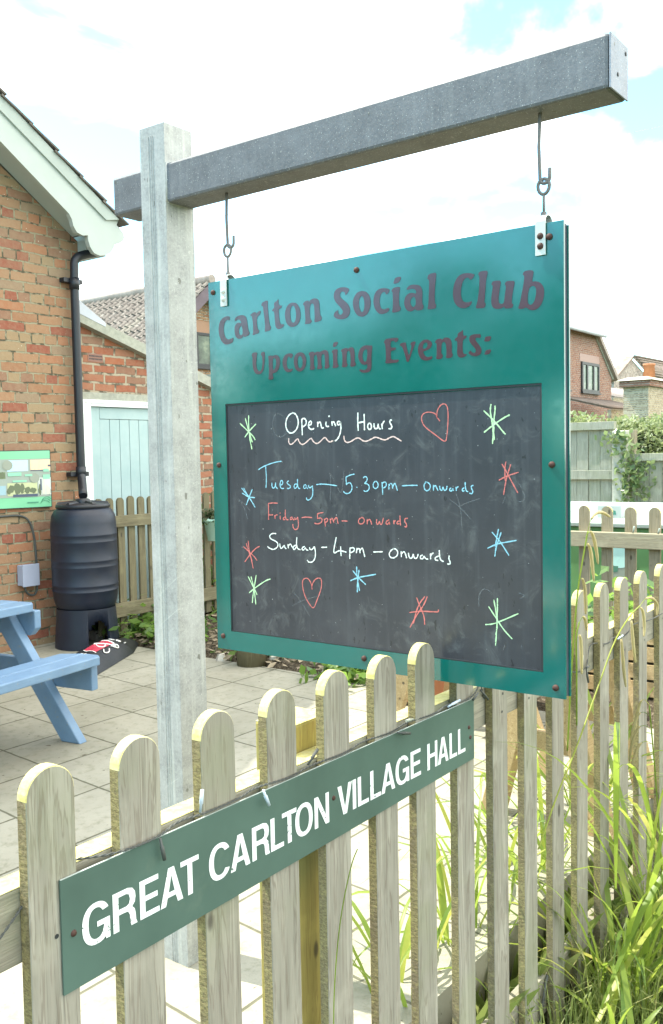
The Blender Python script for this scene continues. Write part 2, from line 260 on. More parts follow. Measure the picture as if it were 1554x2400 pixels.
CHALK = [
 ('star','G',42,[[(16450,912),(16126,666)],[(16258,1044),(16180,796),(16114,623),(16035,409)],[(16135,1109),(16150,837),(16118,496),(16049,228)],[(15892,875),(16125,709),(16289,547)],[(16126,666),(15987,556),(15933,465)]]),
 ('smear','F',16,[[(14909,969),(15028,1067),(15162,1130),(15288,1036),(15340,851),(15312,683),(15220,555),(15099,504),(14962,548),(14893,618)],[(8606,-624),(8557,-682),(8551,-717)],[(8520,-786),(8458,-878),(8471,-971),(8547,-1018),(8609,-1007)],[(8902,-906),(8980,-1059)],[(13568,-1092),(13549,-851),(13528,-490),(13563,-360)],[(13565,-470),(13514,-410),(13430,-590)],[(13334,-729),(13227,-908),(13172,-689),(13127,-323)],[(12969,-353),(12971,-432)],[(16586,-1047),(16356,-1174),(16160,-1354)],[(16472,-1132),(16333,-1346),(16254,-1571)],[(8957,-4093),(8984,-4216)],[(8558,-4050),(8577,-4123)],[(8626,-2937),(8462,-2988),(8589,-3063)],[(9558,-3307),(9568,-3066),(9473,-2914),(9340,-2917),(9235,-3017)],[(10268,-977),(10016,-1143),(9733,-1413)],[(10096,-847),(9992,-1143),(9951,-1694)],[(10016,-1133),(9776,-1034),(9504,-957)],[(14823,-3728),(14475,-3553),(13891,-3388)],[(14782,-3369),(14537,-3570),(14269,-3937)]]),
 ('heading_writing','W',46,[[(14678,1113),(14573,1068),(14503,943),(14501,800),(14584,660),(14732,592),(14851,648),(14914,794),(14883,958),(14786,1067),(14651,1112)],[(14392,938),(14385,735),(14382,541)],[(14406,918),(14326,966),(14250,912),(14252,811),(14332,753),(14384,755)],[(14175,778),(14097,795),(14083,855),(14121,887),(14174,839),(14189,748),(14139,686),(14062,673),(14010,702)],[(13898,859),(13894,728)],[(13892,798),(13840,856),(13802,825),(13792,734),(13755,689),(13716,712)],[(13637,849),(13652,769),(13615,724),(13552,736)],[(13567,965),(13526,984)],[(13469,852),(13457,743)],[(13463,802),(13412,850),(13377,779),(13353,729)],[(13227,833),(13288,845),(13314,787),(13266,746),(13216,793),(13214,852),(13193,694),(13221,557),(13285,440),(13361,383),(13391,383)],[(12696,1027),(12706,813),(12694,599)],[(12519,990),(12516,787),(12515,603)],[(12702,784),(12516,806)],[(12370,772),(12423,726),(12420,648),(12362,608),(12314,654),(12319,731),(12370,772)],[(12242,757),(12243,662),(12198,622),(12139,648),(12126,744)],[(12126,744),(12116,638),(12059,617)],[(12026,749),(12013,615)],[(12023,692),(11975,786),(11947,794)],[(11746,815),(11803,808),(11804,751),(11753,692),(11754,616),(11841,619)]]),
 ('underline','P',40,[[(14816,482),(14827,379),(14767,316),(14673,355),(14523,484),(14499,391),(14410,308),(14304,336),(14105,483),(14069,401),(13955,317),(13852,355),(13684,491),(13623,409),(13549,348),(13436,385)],[(13115,494),(13110,396),(13050,326),(12928,342),(12769,426),(12673,433),(12579,363),(12473,341),(12343,385),(12225,440),(12120,418),(12029,377),(11925,361),(11822,410),(11719,445),(11640,405),(11496,325)]]),
 ('heart','R',32,[[(10479,738),(10551,823),(10582,898),(10667,938),(10795,956),(10903,930),(10958,858),(10949,765),(10896,652),(10758,546),(10568,421),(10349,260),(10311,396),(10288,595),(10272,812),(10276,993),(10316,1095),(10389,1122),(10474,1084),(10549,978),(10561,860),(10541,795)]]),
 ('star','G',42,[[(9226,1055),(9249,951),(9235,798),(9192,597),(9180,421),(9202,210)],[(9135,1016),(9130,945),(9157,771),(9165,631),(9174,421),(9155,291)],[(9404,923),(9274,806),(9094,629),(8966,473),(8896,401)],[(8791,809),(8912,762),(9146,631),(9277,542),(9403,457)]]),
 ('star','R',34,[[(8985,-221),(8922,-309),(8859,-426),(8771,-578),(8621,-833)],[(8889,-170),(8915,-286),(8916,-403),(8911,-578)],[(8781,-229),(8833,-380),(8886,-543),(8919,-695),(8950,-871)],[(9060,-566),(8924,-496),(8795,-450),(8605,-399)]]),
 ('tuesday_writing','B',36,[[(15855,-298),(15726,-231),(15500,-159),(15277,-109),(15071,-87)],[(15598,-201),(15590,-380),(15582,-570),(15607,-760)],[(15403,-623),(15406,-717),(15366,-780),(15296,-727),(15279,-622)],[(15279,-622),(15282,-738),(15215,-779)],[(15130,-695),(15047,-664),(15040,-591),(15085,-560),(15133,-622),(15136,-716),(15092,-779),(15010,-768)],[(14842,-580),(14905,-601),(14898,-653),(14805,-694),(14793,-746),(14861,-777),(14909,-761)],[(14577,-663),(14644,-652),(14685,-715),(14660,-776),(14593,-745),(14564,-652)],[(14566,-529),(14565,-693),(14541,-765),(14488,-771)],[(14301,-672),(14367,-693),(14382,-754),(14330,-775),(14289,-723),(14288,-682),(14277,-754),(14239,-774)],[(14223,-682),(14212,-743),(14160,-753),(14107,-702)],[(14099,-692),(14084,-834),(14101,-957),(14180,-1039),(14272,-1061),(14297,-989)],[(13977,-671),(13810,-655),(13583,-670),(13346,-699)],[(13082,-491),(12959,-442),(12825,-417)],[(13077,-491),(13072,-609),(13062,-679)],[(13074,-659),(12963,-609),(12904,-688),(12906,-787),(12968,-866),(13091,-891),(13163,-828)],[(12772,-737),(12752,-727)],[(12579,-514),(12522,-469),(12459,-503),(12469,-583),(12545,-640)],[(12545,-640),(12443,-651),(12397,-719),(12432,-810),(12530,-833),(12565,-804)],[(12222,-583),(12291,-628),(12298,-718),(12239,-768),(12162,-729),(12150,-639),(12208,-583)],[(12046,-605),(12035,-751),(12030,-897)],[(12047,-639),(11965,-594),(11918,-638),(11941,-717),(12027,-751)],[(11859,-649),(11856,-783)],[(11854,-694),(11805,-627),(11766,-660),(11749,-760)],[(11748,-716),(11693,-616),(11660,-693),(11623,-804)],[(11503,-693),(11307,-681),(11081,-680)],[(10833,-593),(10910,-647),(10911,-756),(10849,-810),(10773,-777),(10741,-690),(10783,-625),(10884,-597)],[(10671,-668),(10668,-798)],[(10667,-722),(10621,-668),(10585,-733),(10549,-797)],[(10510,-689),(10499,-775),(10450,-796),(10424,-710)],[(10424,-710),(10400,-790),(10339,-785),(10320,-689)],[(10216,-731),(10265,-763),(10241,-810),(10185,-788),(10185,-731),(10156,-801)],[(10095,-709),(10089,-800)],[(10088,-752),(10059,-709),(10034,-709)],[(9891,-729),(9944,-751),(9940,-808),(9887,-793)],[(9870,-603),(9862,-740),(9844,-803),(9797,-813)],[(9665,-676),(9724,-687),(9713,-749),(9679,-812),(9703,-861),(9769,-844)]]),
 ('star','B',40,[[(16445,-764),(16318,-893),(16163,-1010)],[(16372,-764),(16262,-936),(16122,-1085),(15985,-1265)],[(16434,-894),(16206,-1000),(15991,-1014)],[(16070,-795),(16176,-978),(16294,-1205)]]),
 ('friday_writing','R',36,[[(15535,-1148),(15531,-1360),(15543,-1572)],[(15544,-1159),(15391,-1136),(15225,-1144)],[(15525,-1451),(15386,-1441)],[(15339,-1451),(15320,-1545)],[(15332,-1493),(15289,-1439),(15234,-1444)],[(15158,-1457),(15150,-1558)],[(15162,-1403),(15145,-1381)],[(14990,-1485),(15059,-1518),(15052,-1564),(14986,-1547)],[(14979,-1303),(14989,-1453),(14959,-1553),(14883,-1555)],[(14760,-1479),(14823,-1502),(14824,-1554),(14770,-1542),(14752,-1490),(14735,-1547),(14690,-1554)],[(14680,-1488),(14668,-1546),(14615,-1528),(14581,-1475)],[(14587,-1475),(14568,-1589),(14561,-1712),(14608,-1786),(14697,-1800),(14740,-1728),(14746,-1656)],[(14460,-1493),(14322,-1469),(14127,-1485)],[(13970,-1389),(13879,-1363),(13777,-1349)],[(13962,-1389),(13960,-1511)],[(13960,-1501),(13856,-1478),(13807,-1528),(13847,-1600),(13963,-1638),(14061,-1616)],[(13750,-1506),(13732,-1607),(13722,-1691)],[(13743,-1526),(13678,-1480),(13641,-1513),(13668,-1575),(13732,-1587)],[(13577,-1492),(13555,-1612)],[(13566,-1532),(13514,-1470),(13478,-1539),(13459,-1589)],[(13466,-1539),(13376,-1437),(13353,-1536),(13335,-1616)],[(13229,-1539),(13052,-1540)],[(12612,-1439),(12719,-1476),(12741,-1569),(12671,-1606),(12587,-1576),(12552,-1506),(12612,-1439)],[(12479,-1470),(12482,-1600)],[(12475,-1527),(12413,-1469),(12370,-1536),(12352,-1604)],[(12212,-1475),(12223,-1577),(12174,-1598),(12131,-1518)],[(12131,-1518),(12119,-1590),(12065,-1595),(12021,-1436)],[(11861,-1477),(11942,-1513),(11957,-1581),(11890,-1584),(11862,-1511),(11850,-1589)],[(11741,-1485),(11729,-1579)],[(11736,-1530),(11688,-1484)],[(11582,-1492),(11649,-1517),(11650,-1577),(11583,-1559)],[(11567,-1374),(11562,-1525),(11553,-1603)],[(11351,-1431),(11437,-1438),(11438,-1511),(11387,-1565),(11388,-1642),(11448,-1615)]]),
 ('sunday_writing','W',38,[[(15297,-1918),(15442,-1915),(15535,-1993),(15479,-2065),(15318,-2109),(15240,-2167),(15259,-2266),(15406,-2335),(15535,-2303),(15599,-2256)],[(15185,-2165),(15178,-2263),(15131,-2298),(15049,-2208)],[(15039,-2196),(15019,-2268),(14972,-2291)],[(14921,-2166),(14908,-2276)],[(14907,-2214),(14836,-2150),(14788,-2234),(14766,-2245)],[(14655,-2179),(14750,-2220),(14752,-2305),(14673,-2277),(14630,-2178)],[(14624,-1984),(14648,-2167),(14611,-2275),(14518,-2295)],[(14377,-2204),(14455,-2231),(14472,-2292),(14404,-2297),(14362,-2227),(14333,-2286),(14272,-2296)],[(14231,-2222),(14211,-2281),(14134,-2265),(14078,-2191)],[(14072,-2191),(14040,-2357),(14065,-2501),(14158,-2590),(14265,-2596),(14309,-2538)],[(13862,-2206),(13683,-2193)],[(13398,-1939),(13439,-2093),(13484,-2260),(13475,-2342),(13347,-2265),(13246,-2261),(13102,-2289)],[(13272,-2157),(13269,-2273),(13263,-2390)],[(12991,-2168),(13002,-2308),(13005,-2447)],[(12991,-2191),(12899,-2164),(12858,-2208),(12896,-2268),(12993,-2296)],[(12786,-2170),(12817,-2299)],[(12802,-2229),(12730,-2168),(12709,-2225),(12705,-2294)],[(12703,-2224),(12631,-2152),(12605,-2243),(12566,-2379)],[(12328,-2248),(12055,-2229)],[(11744,-2136),(11853,-2205),(11885,-2310),(11810,-2370),(11687,-2338),(11625,-2233),(11684,-2146),(11775,-2145)],[(11549,-2191),(11542,-2331)],[(11541,-2254),(11473,-2188),(11430,-2249),(11401,-2349)],[(11354,-2220),(11327,-2346),(11252,-2342),(11221,-2239)],[(11221,-2239),(11193,-2347),(11120,-2335),(11089,-2233)],[(10972,-2252),(11037,-2281),(11032,-2343),(10959,-2340),(10937,-2263),(10900,-2337),(10828,-2338)],[(10768,-2205),(10765,-2342)],[(10764,-2267),(10711,-2190),(10688,-2206)],[(10554,-2257),(10640,-2286),(10656,-2349),(10570,-2357)],[(10538,-2120),(10535,-2268),(10499,-2353),(10428,-2374)],[(10286,-2231),(10301,-2306),(10260,-2378),(10274,-2428),(10339,-2419)]]),
 ('star','R',34,[[(16435,-2292),(16219,-2434),(16071,-2528),(15964,-2636)],[(16330,-2199),(16252,-2411),(16158,-2634),(16105,-2853)],[(16260,-2133),(16234,-2385),(16142,-2658)],[(15862,-2263),(16014,-2324),(16222,-2510),(16397,-2697)]]),
 ('star','G',40,[[(16291,-3072),(16178,-3242),(16066,-3412),(15993,-3533)],[(16189,-3065),(16113,-3314),(16070,-3538),(16044,-3790)],[(16009,-3016),(16079,-3311),(16137,-3543),(16168,-3761)],[(15526,-3091),(15675,-3133),(16047,-3347),(16271,-3502)]]),
 ('heart','R',34,[[(14175,-3265),(14187,-3133),(14276,-3006),(14383,-2989),(14477,-3055),(14481,-3201),(14425,-3416),(14307,-3601),(14143,-3761),(14046,-3556),(13935,-3331),(13871,-3159),(13876,-2992),(13941,-2961),(14062,-2992),(14156,-3107),(14180,-3205)]]),
 ('star','B',40,[[(12810,-2611),(12806,-2831),(12776,-3014),(12738,-3197)],[(12741,-2688),(12768,-2875),(12800,-3062),(12804,-3237)],[(12926,-2722),(12773,-2875),(12552,-3034)],[(13003,-2971),(12773,-2875),(12520,-2825),(12256,-2769)]]),
 ('star','B',36,[[(9235,-1675),(9066,-1840),(8964,-1978),(8837,-2161)],[(9013,-1668),(9080,-1841),(9147,-2033),(9169,-2201)],[(9077,-1604),(9118,-1795),(9159,-1986)],[(9344,-2030),(9119,-1925),(8911,-1881),(8660,-1831)]]),
 ('star','R',36,[[(11149,-3235),(11064,-3431),(10950,-3649),(10944,-3838)],[(10928,-3193),(11092,-3383),(11185,-3619),(11239,-3841)],[(10864,-3188),(10960,-3397),(11140,-3615),(11338,-3940)],[(11348,-3595),(11051,-3536),(10644,-3522),(10572,-3511),(10586,-3462)]]),
 ('star','G',38,[[(9202,-3134),(9147,-3417),(9123,-3703),(9165,-3899)],[(9117,-3092),(9120,-3391),(9137,-3752),(9172,-4128)],[(9330,-3289),(9161,-3514),(8980,-3761),(8775,-3943)],[(9414,-3694),(9215,-3664),(8926,-3529),(8629,-3384)]]),
]
# ------------------------------------------------------------------ materials
def galv(name, base, metal, streak=.35):
    t = mat(name)
    v = t.n('ShaderNodeSeparateColor', {0: t.n('ShaderNodeTexVoronoi', {'Vector': t.pos, 'Scale': 90.0}).outputs['Color']}).outputs[0]
    n1 = t.noise(t.pos, 14, 5, .62); n2 = t.noise(t.pos, 130, 3, .7); n3 = t.noise(t.vscale(t.pos, (60, 60, 3)), 1, 4)
    g = t.math('ADD', t.math('MULTIPLY', n1, .55), t.math('MULTIPLY', n2, .45))
    c = t.ramp(g, [(.30, [b * .62 for b in base]), (.5, base), (.68, [min(1, b * 1.28) for b in base])])
    c = t.mix(t.math('MULTIPLY', t.thr(n3, .5, .72), streak), c, (.62, .64, .58))
    c = t.mix(.10, c, t.ramp(v, [(0, [x * .5 for x in base]), (1, [x * 1.4 for x in base])]))
    spots = t.thr(t.noise(t.vscale(t.pos, (1, 1, .6)), 38, 2, .5), .70, .74)
    c = t.mix(t.math('MULTIPLY', spots, .75), c, (.10, .10, .08))
    glints = t.thr(t.noise(t.pos, 300, 2), .66, .7)  # glints on the steel, painted in as pale specks
    c = t.mix(t.math('MULTIPLY', glints, .5), c, (.75, .76, .7))
    # faint scratches across the steel
    scr = t.math('MULTIPLY', t.thr(t.noise(t.vscale(t.n('ShaderNodeMapping', {'Vector': t.pos, 'Rotation': (rad(35), 0, 0)}).outputs[0], (40, 3, 190)), 1, 1), .70, .74), t.thr(t.noise(t.pos, 5), .5, .6))
    c = t.mix(t.math('MULTIPLY', scr, .22), c, (.8, .8, .74))
    t.put(color=c, metal=metal, rough=t.math('ADD', .38, t.math('MULTIPLY', n2, .35)), normal=t.bump(t.math('ADD', n2, t.math('MULTIPLY', spots, .6)), .22, .002))
    return t.m
M = {}
M['galv'] = galv('galvanised_steel', (.345, .355, .345), .10)
M['galv_dark'] = galv('galvanised_beam', (.125, .131, .141), .12, .05)
M['galv_cap'] = galv('galvanised_cap', (.24, .27, .32), .1, .0)

def paintplastic(name, c1, rough=.18, spec=.5, var=.12, dirt=.0, ior=1.5):
    t = mat(name)
    n = t.noise(t.pos, 5, 4); n2 = t.noise(t.pos, 60, 3)
    c = t.ramp(n, [(.3, [x * (1 - var) for x in c1]), (.7, [min(1, x * (1 + var)) for x in c1])])
    if dirt:
        c = t.mix(t.math('MULTIPLY', t.thr(t.noise(t.pos, 9, 6, .7), .58, .72), dirt), c, (.25, .27, .2))
    t.put(color=c, rough=t.math('ADD', rough, t.math('MULTIPLY', n2, .14)), spec=spec, ior=ior, normal=t.bump(n, .03, .01))
    return t.m
M['panel'] = paintplastic('green_sign_panel', (.003, .118, .104), .05, .5, .10, 0, 1.85)
M['panel_edge'] = paintplastic('sign_edge', (.05, .055, .075), .4, .4, .4)
M['lettering'] = paintplastic('sign_lettering', (.064, .024, .032), .12, .5, .15, 0, 1.7)
M['plate'] = paintplastic('nameplate_green', (.068, .114, .096), .33, .4, .16, .10)
M['black'] = paintplastic('black_plastic', (.010, .012, .018), .34, .5, .2)
M['butt'] = paintplastic('butt_plastic', (.011, .016, .030), .36, .45, .2)
M['darkframe'] = paintplastic('dark_frame', (.03, .033, .036), .4, .4, .2)
M['white'] = paintplastic('white_paint', (.385, .435, .41), .35, .4, .04, .08)
M['cream'] = paintplastic('cream_render', (.62, .6, .5), .7, .2, .1, .2)
M['frame_white'] = paintplastic('white_frame', (.78, .82, .82), .4, .4, .04, .12)
M['lead'] = paintplastic('lead_flashing', (.42, .45, .5), .5, .4, .15, .1)
M['mint'] = paintplastic('mint_pot', (.55, .78, .66), .4, .4, .06)
M['grey_box'] = paintplastic('grey_plastic', (.33, .36, .46), .45, .4, .08)
M['bin_green'] = paintplastic('green_board', (.12, .27, .11), .45, .4, .10, .1)
M['lid_white'] = paintplastic('white_lid', (.27, .32, .28), .4, .4, .05, .1)
M['hook'] = paintplastic('dull_hook', (.20, .18, .165), .62, .3, .25)
M['rust'] = paintplastic('rusty_bolt', (.06, .028, .022), .6, .3, .5)
M['zinc'] = paintplastic('zinc_strap', (.55, .57, .54), .35, .6, .15)
M['bulb'] = paintplastic('bulb_casing', (.45, .52, .60), .25, .5, .1)
M['cable'] = paintplastic('cable', (.07, .075, .07), .5, .4, .3)
M['cable_pale'] = paintplastic('pale_cable', (.30, .32, .27), .5, .4, .3)
M['terracotta'] = paintplastic('terracotta', (.48, .20, .10), .7, .2, .14, .1)
M['bagblack'] = paintplastic('bag_plastic', (.012, .012, .016), .38, .45, .3)
M['bagred'] = paintplastic('bag_red', (.42, .03, .06), .4, .4, .1)
M['bagwhite'] = paintplastic('bag_white', (.75, .75, .72), .4, .4, .05)

t = mat('chalkboard')
n = t.noise(t.pos, 6, 6, .65); n2 = t.noise(t.vscale(t.pos, (1, 60, 4)), 1.0, 4); n3 = t.noise(t.vscale(t.pos, (1, 1, .45)), 85, 2)
c = t.ramp(n, [(.25, (.026, .029, .038)), (.55, (.038, .041, .052)), (.8, (.056, .060, .070))])
c = t.mix(t.math('MULTIPLY', t.thr(n2, .48, .75), .30), c, (.09, .10, .115))
c = t.mix(t.math('MULTIPLY', t.thr(t.noise(t.pos, 17, 7, .72, .8), .52, .72), .50), c, (.13, .14, .145))
c = t.mix(t.math('MULTIPLY', t.thr(n3, .69, .72), .8), c, (.012, .012, .016))
c = t.mix(t.math('MULTIPLY', t.thr(t.noise(t.pos, 140, 1), .77, .79), .6), c, (.5, .52, .52))
t.put(color=c, rough=.30, spec=.5, ior=1.6, normal=t.bump(n3, .08, .001)); M['chalkboard'] = t.m

def chalk(name, col, dens=1.0):
    t = mat(name)
    n = t.noise(t.pos, 420, 3, .7); n2 = t.noise(t.pos, 26, 2)
    c = t.mix(t.math('MULTIPLY', t.thr(n2, .35, .65), .30), col, [x * .62 for x in col])
    a = t.math('MULTIPLY', t.thr(t.math('ADD', n, t.math('MULTIPLY', n2, .45)), .46, .66), dens)
    t.put(color=c, rough=.95, spec=.1, alpha=a); return t.m
CH = {'G': chalk('chalk_green', (.52, .78, .46), .95), 'W': chalk('chalk_white', (.80, .86, .82), 1.0), 'B': chalk('chalk_blue', (.30, .62, .76), .88),
      'R': chalk('chalk_red', (.70, .21, .19), .82), 'P': chalk('chalk_pink', (.80, .60, .56), .9), 'F': chalk('chalk_faint', (.40, .44, .46), .28)}
t = mat('plate_letters')
n = t.noise(t.pos, 160, 4, .65); n2 = t.noise(t.pos, 28, 3)
chip = t.thr(t.math('ADD', n, t.math('MULTIPLY', n2, .45)), .885, .905)
t.put(color=t.ramp(n2, [(.3, (.72, .78, .78)), (.7, (.82, .85, .85))]), rough=.45, alpha=t.math('SUBTRACT', 1.0, chip)); M['plate_letters'] = t.m

def wood(name, c_lo, c_hi, streak, knots=True, green=0.0, axis='z', rough=.8, contrast=.42):
    t = mat(name)
    off = t.math('MULTIPLY', t.rnd, 37.0)
    base = t.n('ShaderNodeVectorMath', {0: t.pos, 1: t.n('ShaderNodeCombineXYZ', {0: off, 1: off, 2: off}).outputs[0]}, operation='ADD').outputs[0]
    sc = {'z': (34, 34, 2.1), 'x': (2.1, 34, 34), 'y': (34, 2.1, 34)}[axis]
    fine = {'z': (260, 260, 5), 'x': (5, 260, 260), 'y': (260, 5, 260)}[axis]
    g = t.noise(t.vscale(base, sc), 1, 4, .6, 1.3)
    rings = t.math('FRACT', t.math('MULTIPLY', g, 5.5))
    line = t.math('ABSOLUTE', t.math('SUBTRACT', rings, .5))
    f = t.noise(t.vscale(base, fine), 1, 3, .6)
    b = t.noise(base, 7, 4, .6)
    c = t.mix(t.thr(g, .3, .7), c_lo, c_hi)
    c = t.mix(t.math('MULTIPLY', t.thr(line, .28, .46), contrast), c, streak)
    c = t.mix(t.math('MULTIPLY', t.thr(f, .52, .75), .5), c, [x * .55 for x in c_lo])
    c = t.mix(t.math('MULTIPLY', t.thr(b, .5, .75), .4), c, [min(1, x * 1.3) for x in c_hi])
    if green:
        c = t.mix(t.math('MULTIPLY', t.thr(t.noise(base, 3.2, 4, .6), .48, .68), green), c, (.20, .25, .11))
    if knots:
        kn = t.n('ShaderNodeTexVoronoi', {'Vector': t.vscale(base, {'z': (9, 9, 4), 'x': (4, 9, 9), 'y': (9, 4, 9)}[axis]), 'Scale': 1.0}).outputs['Distance']
        c = t.mix(t.math('MULTIPLY', t.math('SUBTRACT', 1.0, t.thr(kn, .05, .10)), .8), c, (.05, .045, .035))
    # whole-board tint differs from board to board
    c = t.mix(t.math('MULTIPLY', t.rnd, .32), c, t.mix(.5, c, streak))
    h = t.math('ADD', t.math('MULTIPLY', f, .7), t.math('MULTIPLY', line, .5))
    t.put(color=c, rough=rough, spec=.25, normal=t.bump(h, .35, .003)); return t.m
M['picket'] = wood('weathered_picket', (.222, .208, .172), (.330, .312, .262), (.125, .096, .070), green=.24, contrast=.46)
M['picket_far'] = wood('brown_picket', (.26, .225, .16), (.36, .31, .22), (.15, .12, .05), green=.15)
M['picket_dark'] = wood('olive_picket', (.13, .115, .07), (.19, .17, .10), (.08, .065, .04))
M['rail'] = wood('weathered_rail', (.21, .197, .155), (.31, .29, .23), (.2, .18, .14), green=.4, axis='x')
M['rail_far'] = wood('brown_rail', (.30, .27, .19), (.42, .38, .26), (.17, .14, .09), axis='y')
M['rail_dark'] = wood('olive_rail', (.13, .115, .07), (.2, .18, .11), (.08, .065, .04), axis='x')
M['post_wood'] = wood('mossy_post', (.33, .27, .085), (.47, .39, .12), (.22, .15, .06), green=.4)
M['panelboard'] = wood('panel_board', (.27, .275, .215), (.38, .38, .30), (.18, .18, .15), green=.25)
M['sawn'] = wood('natural_plank', (.42, .30, .15), (.58, .44, .25), (.27, .17, .08), axis='x')

t = mat('lichen_edge')   # rough sawn picket edges: lichen plus sunlit yellow put into the colour
n = t.noise(t.pos, 55, 5, .7); n2 = t.noise(t.vscale(t.pos, (160, 160, 420)), 1, 3, .7); n3 = t.noise(t.pos, 6, 3)
sz = t.n('ShaderNodeSeparateXYZ', {0: t.pos}).outputs[2]
sawn = t.math('SINE', t.math('MULTIPLY', t.math('ADD', sz, t.math('MULTIPLY', n3, .05)), 620.0))
c = t.mix(t.thr(n3, .35, .62), (.215, .175, .115), (.275, .235, .115))
c = t.mix(t.thr(n2, .36, .60), (.15, .125, .07), c)
c = t.mix(t.math('MULTIPLY', t.thr(n, .50, .66), .5), c, (.38, .335, .15))
t.put(color=c, rough=.92, spec=.1, normal=t.bump(t.math('ADD', t.math('MULTIPLY', n2, 1.0), t.math('MULTIPLY', sawn, .12)), .5, .003)); M['lichen'] = t.m
t = mat('lichen_top')  # top faces: lichen with the sunlit yellow painted in
n = t.noise(t.pos, 70, 5, .7); n3 = t.noise(t.pos, 9, 3)
c = t.mix(t.thr(n, .35, .65), (.50, .45, .16), (.62, .57, .26)); c = t.mix(t.math('MULTIPLY', t.thr(n3, .5, .65), .5), c, (.50, .49, .36))
t.put(color=c, rough=.9, spec=.1, normal=t.bump(n, .4, .003)); M['lichen_top'] = t.m

def brick(name, cols, mortar, bw=.228, rh=.0762, ms=.010, plane='xz', squash=1.0, sq=2, wear=.3, soot=.0, shift=(0, 0)):
    t = mat(name)
    sp = t.n('ShaderNodeSeparateXYZ', {0: t.pos})
    a, b = {'xz': (0, 2), 'yz': (1, 2)}[plane]
    wob = t.noise(t.pos, 7.0, 2); wob2 = t.noise(t.vscale(t.pos, (1, 1, 1), (5, 3, 9)), 26.0, 2)
    wv = t.math('ADD', t.math('MULTIPLY', t.math('SUBTRACT', wob, .5), .022), t.math('MULTIPLY', t.math('SUBTRACT', wob2, .5), .010))
    vec = t.n('ShaderNodeCombineXYZ', {0: t.math('ADD', t.math('ADD', sp.outputs[a], shift[0]), t.math('MULTIPLY', wv, 1.2)), 1: t.math('ADD', t.math('ADD', sp.outputs[b], shift[1]), wv), 2: 0.0}).outputs[0]
    bt = t.n('ShaderNodeTexBrick', {'Vector': vec, 'Color1': (0, 0, 0), 'Color2': (1, 1, 1), 'Mortar': (.5, .5, .5), 'Scale': 1.0, 'Mortar Size': ms, 'Mortar Smooth': .25, 'Bias': 0.0, 'Brick Width': bw, 'Row Height': rh}, offset=.5, offset_frequency=2, squash=squash, squash_frequency=sq)
    n = t.noise(t.pos, 30, 5, .68); n2 = t.noise(t.pos, 2.2, 4, .6); n4 = t.noise(t.pos, 110, 4, .7)
    k = len(cols)
    c = t.ramp(bt.outputs['Color'], [(i / k, cc) for i, cc in enumerate(cols)], 'CONSTANT')
    c = t.mix(t.math('MULTIPLY', t.thr(n, .3, .75), .5), c, t.mix(.45, c, (.36, .30, .20)))
    c = t.mix(t.math('MULTIPLY', t.thr(n4, .60, .72), .35), c, (.07, .055, .04))
    c = t.mix(t.math('MULTIPLY', t.thr(n2, .45, .7), wear), c, mortar)
    fac = bt.outputs['Fac']
    gap = t.thr(t.noise(t.pos, 12, 4, .6), .46, .60)
    mo = t.mix(gap, mortar, [x * .33 for x in mortar])
    c = t.mix(fac, c, mo)
    c = t.mix(t.math('MULTIPLY', t.thr(t.noise(t.pos, 48, 2), .74, .77), .7), c, (.75, .73, .65))
    if soot: c = t.mix(t.math('MULTIPLY', t.thr(t.noise(t.pos, 1.6, 5, .7), .5, .72), soot), c, (.07, .06, .05))
    h = t.math('SUBTRACT', t.math('MULTIPLY', n, .5), t.math('MULTIPLY', fac, 1.1))
    t.put(color=c, rough=.9, spec=.15, normal=t.bump(h, .75, .012)); return t.m
M['brick_hall'] = brick('hall_brick', [(0.280, 0.145, 0.083), (0.311, 0.176, 0.103), (0.242, 0.134, 0.089), (0.288, 0.203, 0.121), (0.250, 0.085, 0.056), (0.295, 0.176, 0.105), (0.257, 0.180, 0.121), (0.326, 0.151, 0.084)], (0.280, 0.257, 0.174), ms=.007, squash=.5, sq=4, wear=.22)
M['brick_shed'] = brick('shed_brick', [(.29, .10, .06), (.25, .085, .052), (.31, .13, .08), (.24, .125, .085), (.33, .115, .062), (.27, .15, .105)], (.36, .31, .23), ms=.011, wear=.07, shift=(.09, .03))
M['brick_far'] = brick('orange_brick', [(0.320, 0.160, 0.080), (0.288, 0.136, 0.072), (0.344, 0.192, 0.104), (0.264, 0.152, 0.088)], (0.440, 0.400, 0.320), ms=.012, wear=.15)
M['brick_red'] = brick('red_brick', [(0.288, 0.128, 0.088), (0.256, 0.112, 0.080), (0.320, 0.160, 0.112), (0.272, 0.152, 0.120)], (0.400, 0.336, 0.288), ms=.014, rh=.085, bw=.25, wear=.15)
M['brick_buff'] = brick('buff_brick', [(.46, .38, .26), (.40, .32, .22), (.5, .42, .3)], (.5, .45, .36), ms=.014, wear=.1)
t = mat('rubble_stone')
v = t.n('ShaderNodeTexVoronoi', {'Vector': t.pos, 'Scale': 3.2}); n = t.noise(t.pos, 9, 4)
e = t.n('ShaderNodeTexVoronoi', {'Vector': t.pos, 'Scale': 3.2}, feature='DISTANCE_TO_EDGE').outputs['Distance']
c = t.mix(.5, t.ramp(t.n('ShaderNodeSeparateColor', {0: v.outputs['Color']}).outputs[0], [(0, (.28, .23, .2)), (.5, (.40, .33, .28)), (1, (.5, .44, .38))]), t.ramp(n, [(.3, (.3, .25, .22)), (.7, (.48, .42, .38))]))
c = t.mix(t.math('SUBTRACT', 1.0, t.thr(e, .02, .07)), c, (.16, .14, .13)); t.put(color=c, rough=.95, normal=t.bump(e, .5, .05)); M['stone'] = t.m

